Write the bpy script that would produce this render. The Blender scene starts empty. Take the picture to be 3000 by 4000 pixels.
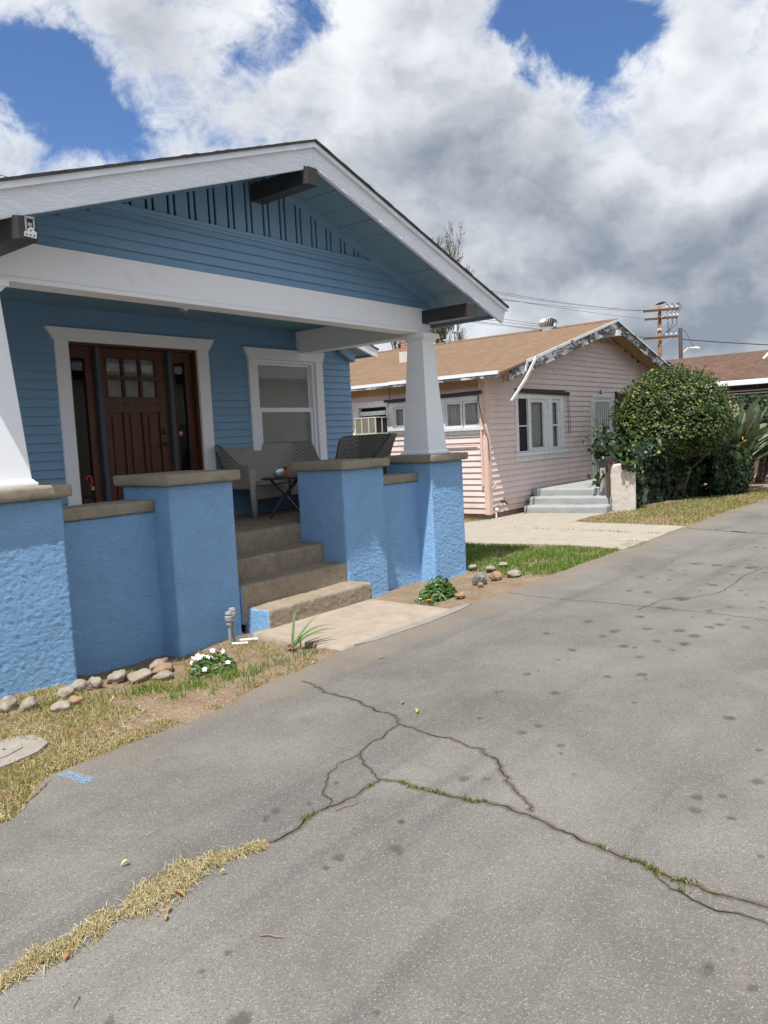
import bpy, bmesh, math, random
import numpy as np
from mathutils import Vector, Matrix, noise as mn
random.seed(7); rng = np.random.default_rng(7)
S = bpy.context.scene
COL = S.collection
R = math.radians
# ------------------------------------------------------------------ camera
CAMP = Vector((-4.6878, -5.2138, 1.6825))
yaw, pitch, roll = 0.887975, -0.0943919, -0.0480901
fw = Vector((math.sin(yaw)*math.cos(pitch), math.cos(yaw)*math.cos(pitch), math.sin(pitch)))
rt = Vector((math.cos(yaw), -math.sin(yaw), 0)); up = rt.cross(fw)
r2 = math.cos(roll)*rt + math.sin(roll)*up; u2 = -math.sin(roll)*rt + math.cos(roll)*up
cam = bpy.data.cameras.new('camera'); camo = bpy.data.objects.new('camera', cam); COL.objects.link(camo)
M = Matrix((r2, u2, -fw)).transposed().to_4x4(); M.translation = CAMP
camo.matrix_world = M
cam.sensor_fit = 'HORIZONTAL'; cam.sensor_width = 36; cam.lens = 36*3033.085/3000
cam.clip_start = .05; cam.clip_end = 2000
S.camera = camo
S.render.resolution_x, S.render.resolution_y = 768, 1024
S.view_settings.view_transform = 'Standard'; S.view_settings.look = 'None'
S.view_settings.exposure = 0.38; S.view_settings.gamma = 1
# ------------------------------------------------------------------ sun and sky
SD = Vector((-.42, -.158, 1)).normalized()
sl = bpy.data.lights.new('sun', 'SUN'); sl.energy = 4.9; sl.angle = R(.53); sl.color = (1, .955, .89)
so = bpy.data.objects.new('sun', sl); COL.objects.link(so); so.rotation_euler = SD.to_track_quat('Z', 'Y').to_euler()
so.location = (0, 0, 30)
W = bpy.data.worlds.new('World'); S.world = W; W.use_nodes = True
W.cycles.sampling_method = 'MANUAL'; W.cycles.sample_map_resolution = 512

class NT:
    """small helper to write node trees"""
    def __init__(s, tree): s.t = tree; s.n = tree.nodes; s.n.clear()
    def node(s, ty, **kw):
        n = s.n.new(ty)
        for k, v in kw.items(): setattr(n, k, v)
        return n
    def put(s, sock, v):
        if isinstance(v, bpy.types.NodeSocket): s.t.links.new(v, sock)
        elif v is not None:
            if sock.type == 'RGBA' and len(v) == 3: v = (*v, 1)
            sock.default_value = v
    def math(s, op, a, b=None, c=None, clamp=False):
        n = s.node('ShaderNodeMath', operation=op, use_clamp=clamp)
        s.put(n.inputs[0], a)
        if b is not None: s.put(n.inputs[1], b)
        if c is not None: s.put(n.inputs[2], c)
        return n.outputs[0]
    def vmath(s, op, a, b=None, sc=None):
        n = s.node('ShaderNodeVectorMath', operation=op); s.put(n.inputs[0], a)
        if b is not None: s.put(n.inputs[1], b)
        if sc is not None: s.put(n.inputs['Scale'], sc)
        return n.outputs['Value' if op in ('DOT_PRODUCT', 'LENGTH') else 'Vector']
    def noise(s, vec, scale, detail=4, rough=.5, dist=0., out='Fac'):
        n = s.node('ShaderNodeTexNoise'); s.put(n.inputs['Vector'], vec)
        n.inputs['Scale'].default_value = scale; n.inputs['Detail'].default_value = detail
        n.inputs['Roughness'].default_value = rough; n.inputs['Distortion'].default_value = dist
        return n.outputs[out]
    def ramp(s, fac, stops, interp='LINEAR'):
        n = s.node('ShaderNodeValToRGB'); s.put(n.inputs[0], fac); e = n.color_ramp.elements
        n.color_ramp.interpolation = interp
        while len(e) < len(stops): e.new(.5)
        for el, (p, c) in zip(e, stops): el.position = p; el.color = (*c, 1) if len(c) == 3 else c
        return n.outputs[0]
    def sstep(s, v, a, b):
        n = s.node('ShaderNodeMapRange', interpolation_type='SMOOTHSTEP'); s.put(n.inputs[0], v)
        n.inputs[1].default_value = a; n.inputs[2].default_value = b
        return n.outputs[0]
    def mix(s, f, a, b, blend='MIX'):
        n = s.node('ShaderNodeMix', data_type='RGBA', blend_type=blend)
        s.put(n.inputs[0], f); s.put(n.inputs[6], a); s.put(n.inputs[7], b)
        return n.outputs[2]

def make_sky():
    t = NT(W.node_tree)
    sky = t.node('ShaderNodeTexSky', sky_type='NISHITA'); sky.sun_disc = False
    sky.sun_elevation = R(65.8); sky.sun_rotation = R(249.4); sky.air_density = 1.0; sky.dust_density = .6; sky.ozone_density = 1.6
    d = t.vmath('NORMALIZE', t.node('ShaderNodeTexCoord').outputs['Generated'])
    st = t.vmath('MULTIPLY', d, (1, 1, 1.45))
    wob = t.vmath('SCALE', t.vmath('SUBTRACT', t.noise(st, 5.0, 6, .6, 0, 'Color'), (.5, .5, .5)), sc=.16)
    def field(vec):
        f = t.noise(vec, 4.4, 9, .55, .15)
        vo = t.node('ShaderNodeTexVoronoi', feature='F1'); t.put(vo.inputs['Vector'], t.vmath('ADD', vec, wob))
        vo.inputs['Scale'].default_value = 8.5; vo.inputs['Detail'].default_value = 3; vo.inputs['Roughness'].default_value = .5; vo.inputs['Lacunarity'].default_value = 2.1;
        vo.normalize = True
        pf = t.math('SUBTRACT', 1, t.math('MULTIPLY', vo.outputs['Distance'], 1.6))
        return t.math('ADD', t.math('MULTIPLY', f, .70), t.math('MULTIPLY', pf, .30))
    n1 = field(st)
    n1b = field(t.vmath('ADD', st, (-.026, .012, .05)))
    n2 = t.noise(t.vmath('ADD', st, (3.1, 1.7, .4)), 2.6, 8, .55, .2)
    dw = t.vmath('NORMALIZE', t.vmath('ADD', d, t.vmath('SCALE', t.vmath('SUBTRACT', t.noise(d, 7, 8, .66, .4, 'Color'), (.5, .5, .5)), sc=.15)))
    def blob(v, k, a):
        v = Vector(v).normalized()
        return t.math('MULTIPLY', t.math('EXPONENT', t.math('MULTIPLY', t.math('SUBTRACT', t.vmath('DOT_PRODUCT', dw, tuple(v)), 1), k)), a)
    def tot(L):
        o = None
        for b in L:
            v = blob(*b); o = v if o is None else t.math('ADD', o, v)
        return o
    holes = tot([((.427, .81, .401), 900, .30), ((.456, .801, .389), 900, .30), ((.49, .79, .368), 900, .30), ((.525, .778, .345), 1300, .28), ((.43, .82, .375), 1100, .16),
                 ((.645, .61, .462), 2000, .30), ((.622, .65, .437), 1600, .24), ((.60, .675, .43), 2500, .08),
                 ((.785, .43, .447), 800, .36), ((.817, .394, .425), 700, .40), ((.843, .35, .418), 900, .36), ((.823, .359, .44), 900, .26), ((.925, .245, .289), 5000, .06)])
    puff = tot([((.729, .548, .41), 90, .16), ((.524, .727, .443), 350, .14), ((.433, .785, .444), 1500, .16), ((.42, .85, .345), 600, .14), ((.87, .295, .40), 350, .14), ((.85, .42, .25), 60, .12), ((.946, .24, .18), 120, .22), ((.95, .25, .10), 200, .2)])
    low = t.math('MULTIPLY', t.sstep(t.vmath('DOT_PRODUCT', d, (0, 0, 1)), .36, .22), .16)
    cov = t.math('ADD', t.math('ADD', t.math('MULTIPLY_ADD', n1, 1.55, -.11), t.math('SUBTRACT', puff, holes)), low)
    wsp = t.math('MULTIPLY', t.math('SUBTRACT', t.noise(t.vmath('MULTIPLY', d, (1, 1, 1.6)), 17, 8, .68, .6), .5), .55)
    den = t.sstep(t.math('ADD', cov, wsp), .40, .76)
    emb = t.math('MULTIPLY', t.math('SUBTRACT', n1, n1b), 2.2)
    greyb = tot([((.816, .485, .315), 100, .20), ((.778, .559, .287), 200, .10), ((.894, .379, .239), 110, .16), ((.951, .267, .150), 60, .36), ((.97, .22, .10), 90, .14), ((.72, .6, .35), 300, .12), ((.62, .69, .36), 400, .10), ((.54, .72, .44), 300, .08)])
    lightb = tot([((.66, .60, .44), 200, .22), ((.70, .56, .43), 300, .14), ((.86, .37, .36), 400, .24), ((.93, .26, .30), 500, .16), ((.36, .87, .33), 200, .10)])
    g = t.math('ADD', t.math('MULTIPLY', t.math('SUBTRACT', cov, .62), .30), t.math('MULTIPLY', t.math('SUBTRACT', n2, .5), .9))
    g = t.math('SUBTRACT', t.math('ADD', t.math('ADD', g, greyb), .25), t.math('ADD', lightb, emb), clamp=True)
    g = t.math('MULTIPLY', g, t.sstep(cov, .42, .80))
    cc = t.ramp(g, [(0, (.94, .96, .99)), (.25, (.80, .83, .87)), (.5, (.60, .63, .675)), (.75, (.44, .475, .525)), (1, (.28, .32, .385))])
    cc = t.vmath('SCALE', cc, sc=8.0)
    cc = t.vmath('SCALE', cc, sc=t.math('MULTIPLY_ADD', t.sstep(t.vmath('DOT_PRODUCT', d, tuple(SD)), .16, .95), .35, 1.0))  # unseen clouds towards the sun brightened, added to lift the fill light
    skyc = t.vmath('MULTIPLY', sky.outputs[0], (.66, .84, 1.10))
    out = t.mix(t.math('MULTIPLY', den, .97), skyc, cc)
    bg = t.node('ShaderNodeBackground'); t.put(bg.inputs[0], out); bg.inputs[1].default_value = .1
    o = t.node('ShaderNodeOutputWorld'); t.t.links.new(bg.outputs[0], o.inputs[0])
make_sky()
# ------------------------------------------------------------------ materials
MATS = {}
def new_mat(name):
    m = bpy.data.materials.new(name); m.use_nodes = True; t = NT(m.node_tree)
    o = t.node('ShaderNodeOutputMaterial'); p = t.node('ShaderNodeBsdfPrincipled')
    t.t.links.new(p.outputs[0], o.inputs[0]); MATS[name] = m
    return m, t, p, o
def obj_co(t): return t.node('ShaderNodeTexCoord').outputs['Object']
def bump(t, p, h, strength=.5, dist=.01, prev=None):
    b = t.node('ShaderNodeBump'); b.inputs['Strength'].default_value = strength; b.inputs['Distance'].default_value = dist
    t.put(b.inputs['Height'], h)
    if prev is not None: t.t.links.new(prev, b.inputs['Normal'])
    if p is not None: t.t.links.new(b.outputs[0], p.inputs['Normal'])
    return b.outputs[0]
def mk(name, c, rough=.6, c2=None, nscale=6, ndetail=5, spec=.35, metal=0, bscale=None, bstr=.3, bdist=.004, stretch=None, lo=.35, hi=.65):
    m, t, p, o = new_mat(name); co = obj_co(t)
    if stretch: co = t.vmath('MULTIPLY', co, stretch)
    if c2: t.put(p.inputs['Base Color'], t.ramp(t.noise(co, nscale, ndetail, .6), [(lo, c), (hi, c2)]))
    else: t.put(p.inputs['Base Color'], c)
    p.inputs['Roughness'].default_value = rough; p.inputs['Specular IOR Level'].default_value = spec; p.inputs['Metallic'].default_value = metal
    if bscale: bump(t, p, t.noise(co, bscale, 5, .6), bstr, bdist)
    return m
BLUE = (.30, .555, .90)
mk('siding_blue', (.178, .318, .475), .5, (.192, .336, .50), 3, 4, .4, bscale=40, bstr=.08)
mk('trim_white', (.73, .755, .80), .5, (.81, .83, .87), 7, 9, .35, bscale=30, bstr=.10, lo=.26, hi=.44)
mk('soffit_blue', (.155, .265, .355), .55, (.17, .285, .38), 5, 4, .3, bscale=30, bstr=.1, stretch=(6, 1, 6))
mk('black_paint', (0.024, 0.022, 0.023), .42, (0.038, 0.036, 0.036), 9, 4, .4, bscale=60, bstr=.12)
mk('shadow_gap', (.006, .007, .009), .9)
mk('metal_white', (.76, .785, .83), .4, None, spec=.5)
mk('shingle_dark', (.035, .033, .033), .9, (.07, .066, .064), 60, 4, .2, bscale=80, bstr=.8, bdist=.006)
mk('post_grey', (.055, .070, .085), .5)
mk('brass', (.10, .09, .075), .4, metal=.6)
mk('galv', (.55, .58, .60), .35, (.65, .67, .68), 20, 3, .5, metal=.7)
mk('pipe_grey', (.22, .235, .255), .55, (.34, .35, .36), 30, 4, .4)
mk('red_plastic', (.45, .03, .03), .4, spec=.4)
mk('terracotta', (.48, .15, .07), .7, (.40, .12, .055), 30, 4, .2)
mk('table_black', (.016, .018, .024), .3, spec=.5)
mk('pink_trim', (.66, .67, .68), .6, (.52, .52, .50), 14, 6, .3, lo=.45, hi=.75, bscale=40, bstr=.3)
mk('pink_corner', (.62, .44, .37), .6, (.66, .49, .43), 8, 5, .3, bscale=30, bstr=.2)
mk('tan_soffit', (0.400, 0.248, 0.124), .65, (0.448, 0.288, 0.152), 5, 5, .3, bscale=30, bstr=.15)
mk('awning_brown', (.045, .034, .029), .7, (.06, .046, .04), 30, 3, .2, bscale=60, bstr=.3)
mk('foundation', (.27, .19, .155), .85, (.36, .27, .22), 10, 5, .2, bscale=30, bstr=.6, bdist=.01)
mk('wire_dark', (.03, .03, .033), .6)
mk('iron_black', (.018, .018, .019), .5)
mk('mail_black', (.022, .026, .030), .38, (.035, .038, .042), 12, 4, .5)
mk('rust_post', (.10, .068, .052), .75, (.07, .055, .05), 15, 5, .2, bscale=60, bstr=.3)
mk('pole_wood', (.20, .108, .055), .8, (.26, .145, .07), 5, 5, .2, stretch=(6, 6, .5))
mk('pole_dark', (.055, .040, .034), .85)
mk('arm_wood', (.13, .072, .042), .8, (.09, .052, .035), 6, 4, .2)
mk('insulator', (.55, .58, .62), .3)
mk('bark', (.115, .098, .082), .9, (.075, .064, .054), 12, 5, .15, bscale=30, bstr=.7, bdist=.02)
mk('curtain', (.86, .87, .84), .9, (.74, .75, .73), 3, 3, .1, stretch=(1, 16, .6))
mk('lace', (.40, .41, .39), .9, (.52, .53, .51), 14, 4, .1)
mk('inside_dark', (.02, .02, .022), .9)
mk('brown_wall', (.145, .10, .095), .8, (.17, .12, .115), 4, 4, .2)
mk('brown_dark', (.05, .036, .032), .8)
mk('steel_box', (.30, .31, .32), .5)
mk('ac_white', (.50, .50, .47), .5)
mk('cream', (.72, .72, .68), .5)
mk('paint_chip', (.62, .48, .36), .7)
mk('leaf_litter', (.26, .13, .05), .7, (.36, .25, .08), 3, 2, .2)
mk('leaf_litter_red', (.16, .06, .055), .6, (.12, .05, .05), 3, 2, .2)
mk('twig', (.22, .15, .10), .8)
mk('rock_grey', (.235, .20, .16), .85, (.33, .295, .245), 9, 6, .2, bscale=35, bstr=.6, bdist=.012)
mk('rock_brown', (.25, .155, .095), .85, (.33, .22, .14), 9, 6, .2, bscale=35, bstr=.5, bdist=.01)
mk('rock_dark', (.10, .10, .10), .8, (.30, .28, .25), 6, 5, .2, bscale=30, bstr=.5, bdist=.01)
mk('lid_concrete', (0.288, 0.264, 0.228), .85, (0.232, 0.212, 0.184), 7, 6, .2, bscale=70, bstr=.3)
mk('petal_white', (.82, .82, .84), .6)
mk('petal_orange', (.75, .22, .02), .6)
mk('bird_black', (.012, .012, .014), .6)
mk('lawn_soil', (.13, .10, .06), .95, (.19, .15, .085), 5, 5, .1)

def stucco():
    m, t, p, o = new_mat('stucco_blue'); co = obj_co(t); c = BLUE
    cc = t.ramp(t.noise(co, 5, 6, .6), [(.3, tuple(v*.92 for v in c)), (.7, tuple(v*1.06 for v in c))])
    cc = t.mix(t.math('MULTIPLY', t.sstep(t.noise(t.vmath('MULTIPLY', co, (1, 1, 1.8)), 44, 6, .74, .8), .48, .64), .36), cc, tuple(v*.70 for v in c))  # shade of the relief put into the colour as darker speckle
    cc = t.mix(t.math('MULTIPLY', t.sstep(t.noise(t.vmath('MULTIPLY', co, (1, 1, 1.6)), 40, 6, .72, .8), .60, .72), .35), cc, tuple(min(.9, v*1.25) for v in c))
    t.put(p.inputs['Base Color'], cc); p.inputs['Roughness'].default_value = .7; p.inputs['Specular IOR Level'].default_value = .2
    w = t.vmath('MULTIPLY', co, (1, 1, 2.1))
    rg = t.math('ABSOLUTE', t.math('SUBTRACT', t.noise(w, 21, 7, .66, 1.2), .5))
    h = t.math('MULTIPLY', t.math('SUBTRACT', t.math('SUBTRACT', t.noise(w, 58, 8, .74, .8), .34), t.math('MULTIPLY', rg, 1.5)), 1.0)
    b1 = bump(t, None, h, 1.0, .021)
    bump(t, p, t.noise(co, 170, 4, .65), .6, .004, b1)
stucco()
def concrete(name, c1, c2, c3, stain=.5, bs=.45, ridge=0):
    m, t, p, o = new_mat(name); co = obj_co(t)
    a = t.ramp(t.noise(co, 4.5, 8, .65, .3), [(.3, c1), (.7, c2)])
    a = t.mix(t.math('MULTIPLY', t.sstep(t.noise(t.vmath('ADD', co, (5, 3, 1)), 9, 6, .65), .52, .72), stain), a, c3)
    a = t.mix(t.math('MULTIPLY', t.sstep(t.noise(co, 240, 2, .5), .55, .75), .18), a, tuple(v*.5 for v in c1))
    t.put(p.inputs['Base Color'], a); p.inputs['Roughness'].default_value = .85; p.inputs['Specular IOR Level'].default_value = .2
    h = t.noise(co, 45, 6, .65)
    if ridge:
        pit = t.sstep(t.noise(t.vmath('MULTIPLY', co, (1, 1, .7)), 30, 6, .72, 1.0), .50, .66)
        t.put(p.inputs['Base Color'], t.mix(t.math('MULTIPLY', pit, .55), a, tuple(v*.5 for v in c1)))
        h = t.math('ADD', h, t.math('MULTIPLY', t.math('ABSOLUTE', t.math('SUBTRACT', t.noise(co, 24, 4, .6, 1.3), .5)), -ridge))
    b = bump(t, None, h, bs, .010); bump(t, p, t.noise(co, 190, 3, .6), .3, .002, b)
concrete('cap_concrete', (.225, .195, .15), (.31, .275, .215), (.16, .135, .10))
concrete('step_concrete', (.26, .21, .155), (.345, .29, .22), (.19, .145, .10), .55, .9, 1.8)
concrete('slab_concrete', (.28, .23, .18), (.36, .305, .25), (.22, .175, .13), .5, .3)
concrete('walk_concrete', (.285, .25, .205), (.345, .31, .26), (.235, .20, .16), .5, .15)
concrete('strip_concrete', (0.208, 0.200, 0.184), (0.272, 0.260, 0.236), (0.176, 0.164, 0.144), .4, .3)
concrete('step_blue', (.255, .275, .28), (.33, .345, .345), (.36, .305, .245), .9, .3)
concrete('plaster_white', (0.527, 0.489, 0.433), (0.595, 0.561, 0.510), (0.357, 0.272, 0.187), .6, .25)

def wood_door():
    m, t, p, o = new_mat('door_wood'); co = obj_co(t)
    w = t.vmath('MULTIPLY', co, (16, 16, 1.1))
    a = t.ramp(t.noise(w, 2.2, 7, .6, .5), [(.3, (.042, .0135, .0058)), (.55, (.082, .0275, .0110)), (.75, (.125, .045, .018))])
    t.put(p.inputs['Base Color'], a); p.inputs['Roughness'].default_value = .38; p.inputs['Specular IOR Level'].default_value = .4
    bump(t, p, t.noise(w, 6, 4, .6), .1, .002)
wood_door()
def grain_white():
    m, t, p, o = new_mat('fascia_white'); co = obj_co(t)
    # rotate into board direction is not needed: grain is stretched along X and warped
    n = t.noise(t.vmath('MULTIPLY', co, (1.1, 1, 4)), 2.3, 3, .5, .5)
    wv = t.math('SINE', t.math('MULTIPLY', n, 95))
    t.put(p.inputs['Base Color'], (.72, .75, .81)); p.inputs['Roughness'].default_value = .5; p.inputs['Specular IOR Level'].default_value = .35
    b = bump(t, None, wv, .34, .006); bump(t, p, t.noise(co, 60, 4, .6), .2, .003, b)
grain_white()
def lap_pink():
    m, t, p, o = new_mat('siding_pink'); co = obj_co(t)
    a = t.ramp(t.noise(co, 2.5, 5, .6), [(.3, (.61, .51, .48)), (.7, (.68, .58, .55))])
    z = t.node('ShaderNodeSeparateXYZ'); t.put(z.inputs[0], co)
    dirt = t.sstep(t.math('ADD', z.outputs[2], t.math('MULTIPLY', t.noise(co, 3, 5, .6), .9)), 1.0, .35)
    a = t.mix(t.math('MULTIPLY', dirt, .45), a, (.40, .27, .215))
    pe = t.sstep(t.noise(t.vmath('MULTIPLY', co, (1, 1, 3.2)), 6, 8, .68), .665, .69)
    a = t.mix(t.math('MULTIPLY', pe, .8), a, (.30, .255, .22))
    a = t.mix(t.math('MULTIPLY', t.sstep(t.noise(t.vmath('MULTIPLY', co, (4, 4, .35)), 3, 5, .6), .55, .8), .25), a, (.37, .28, .26))
    t.put(p.inputs['Base Color'], a); p.inputs['Roughness'].default_value = .7; p.inputs['Specular IOR Level'].default_value = .25
    bump(t, p, t.noise(t.vmath('MULTIPLY', co, (1, 1, 5)), 12, 5, .6), .25, .004)
lap_pink()
def peeling():
    m, t, p, o = new_mat('peeling_white'); co = obj_co(t)
    w = t.vmath('MULTIPLY', co, (1.0, 1, 2.6))
    n = t.noise(w, 2.6, 9, .72, .5)
    a = t.ramp(n, [(.40, (.60, .62, .64)), (.47, (.36, .37, .37)), (.50, (.085, .08, .076)), (.7, (.05, .047, .045))])
    t.put(p.inputs['Base Color'], a); p.inputs['Roughness'].default_value = .8
    bump(t, p, n, .5, .006)
peeling()
def shingles(name, c1, c2, dark, course=.127, slope=(.258, 0, 1)):
    m, t, p, o = new_mat(name); co = obj_co(t)
    # distance up the slope = x direction (roof planes face -X or +X), tab direction = y
    s = t.node('ShaderNodeSeparateXYZ'); t.put(s.inputs[0], co)
    wob = t.math('MULTIPLY', t.noise(co, 2.2, 5, .6), .05)
    u = t.math('DIVIDE', t.math('ADD', s.outputs[0], wob), course)
    fr = t.math('FRACT', u); fl = t.math('FLOOR', u)
    br = t.node('ShaderNodeTexWhiteNoise', noise_dimensions='2D')
    cv = t.node('ShaderNodeCombineXYZ'); t.put(cv.inputs[0], t.math('FLOOR', t.math('ADD', t.math('DIVIDE', s.outputs[1], .16), t.math('MULTIPLY', fl, .37)))); t.put(cv.inputs[1], fl)
    t.put(br.inputs['Vector'], cv.outputs[0])
    a = t.mix(br.outputs['Value'], c1, c2)
    a = t.mix(t.math('MULTIPLY', t.sstep(t.noise(co, 1.3, 6, .65), .45, .75), .4), a, tuple(v*.72 for v in c1))
    a = t.mix(t.sstep(fr, .20, .02), a, dark)
    a = t.mix(t.math('MULTIPLY', t.sstep(t.noise(co, 90, 3, .6), .45, .75), .35), a, tuple(v*.55 for v in c1))
    t.put(p.inputs['Base Color'], a); p.inputs['Roughness'].default_value = .95; p.inputs['Specular IOR Level'].default_value = .1
    b = bump(t, None, fr, .5, .012); bump(t, p, t.noise(co, 110, 3, .6), .5, .004, b)
shingles('shingle_tan', (.215, .145, .098), (.168, .112, .074), (.095, .062, .042))
shingles('shingle_brown', (.105, .064, .049), (.15, .094, .072), (.04, .025, .02), .14)

def glass_mats():
    for nm, tint, k in (('glass_clear', .80, 1.0), ('glass_dark', .30, 1.0)):
        m = bpy.data.materials.new(nm); m.use_nodes = True; t = NT(m.node_tree); MATS[nm] = m
        o = t.node('ShaderNodeOutputMaterial'); tr = t.node('ShaderNodeBsdfTransparent'); gl = t.node('ShaderNodeBsdfGlossy')
        t.put(tr.inputs[0], (tint, tint, tint)); gl.inputs['Roughness'].default_value = .012; t.put(gl.inputs[0], (.95, .97, 1))
        lw = t.node('ShaderNodeFresnel'); lw.inputs[0].default_value = 1.45
        co = obj_co(t); b = t.node('ShaderNodeBump'); b.inputs['Strength'].default_value = .06; b.inputs['Distance'].default_value = .004
        t.put(b.inputs['Height'], t.noise(co, 5, 2, .5)); t.t.links.new(b.outputs[0], gl.inputs['Normal'])
        mx = t.node('ShaderNodeMixShader'); gm = t.node('ShaderNodeNewGeometry'); t.put(mx.inputs[0], t.math('MULTIPLY', lw.outputs[0], t.math('SUBTRACT', 1, gm.outputs['Backfacing'])))
        t.t.links.new(tr.outputs[0], mx.inputs[1]); t.t.links.new(gl.outputs[0], mx.inputs[2]); t.t.links.new(mx.outputs[0], o.inputs[0])
    m, t, p, o = new_mat('glass_bowl'); co = obj_co(t)
    v = t.node('ShaderNodeTexVoronoi'); t.put(v.inputs['Vector'], co); v.inputs['Scale'].default_value = 38
    t.put(p.inputs['Base Color'], t.ramp(v.outputs['Distance'], [(0, (.8, .85, .88)), (.6, (.42, .50, .55))])); p.inputs['Metallic'].default_value = .55; p.inputs['Roughness'].default_value = .2
glass_mats()
def wicker(name, c1, c2):
    m, t, p, o = new_mat(name)
    co = t.node('ShaderNodeTexCoord').outputs['UV']
    s = t.node('ShaderNodeSeparateXYZ'); t.put(s.inputs[0], co)
    u = t.math('MULTIPLY', s.outputs[0], 25); v = t.math('MULTIPLY', s.outputs[1], 42)
    ch = t.math('MODULO', t.math('FLOOR', v), 2)
    hu = t.math('ABSOLUTE', t.math('SINE', t.math('ADD', t.math('MULTIPLY', u, math.pi), t.math('MULTIPLY', ch, math.pi/2))))
    hv = t.math('ABSOLUTE', t.math('SINE', t.math('MULTIPLY', v, math.pi)))
    h = t.math('MULTIPLY', t.math('POWER', hv, .6), t.math('ADD', t.math('MULTIPLY', hu, .7), .3))
    a = t.ramp(h, [(.0, tuple(x*.40 for x in c1)), (.55, c1), (.95, c2)])
    t.put(p.inputs['Base Color'], a); p.inputs['Roughness'].default_value = .6; p.inputs['Specular IOR Level'].default_value = .3
    bump(t, p, h, .8, .006)
wicker('wicker', (.30, .275, .245), (.41, .38, .34))
wicker('wicker_shaded', (.15, .138, .124), (.21, .195, .178))  # same wicker darkened: the armchair's shade is put into its colour
def blinds_mat():
    m, t, p, o = new_mat('blind_slats'); co = obj_co(t)
    s = t.node('ShaderNodeSeparateXYZ'); t.put(s.inputs[0], co)
    f = t.math('FRACT', t.math('MULTIPLY', s.outputs[2], 30))
    t.put(p.inputs['Base Color'], t.ramp(f, [(0, (.26, .28, .27)), (.15, (.60, .64, .62)), (1, (.70, .73, .71))])); p.inputs['Roughness'].default_value = .7
    bump(t, p, f, .5, .01)
blinds_mat()
def ac_louver():
    m, t, p, o = new_mat('ac_louver'); co = obj_co(t)
    s = t.node('ShaderNodeSeparateXYZ'); t.put(s.inputs[0], co)
    f = t.math('FRACT', t.math('MULTIPLY', s.outputs[2], 52))
    mo = t.math('ADD', t.math('MULTIPLY', t.math('SINE', t.math('ADD', t.math('MULTIPLY', s.outputs[2], 34), t.math('MULTIPLY', s.outputs[1], 62))), .5), .5)
    c = t.mix(mo, (.42, .27, .045), (.16, .24, .30))
    t.put(p.inputs['Base Color'], t.mix(t.sstep(f, .35, .5), (.035, .04, .04), c)); p.inputs['Roughness'].default_value = .5
ac_louver()
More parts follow.
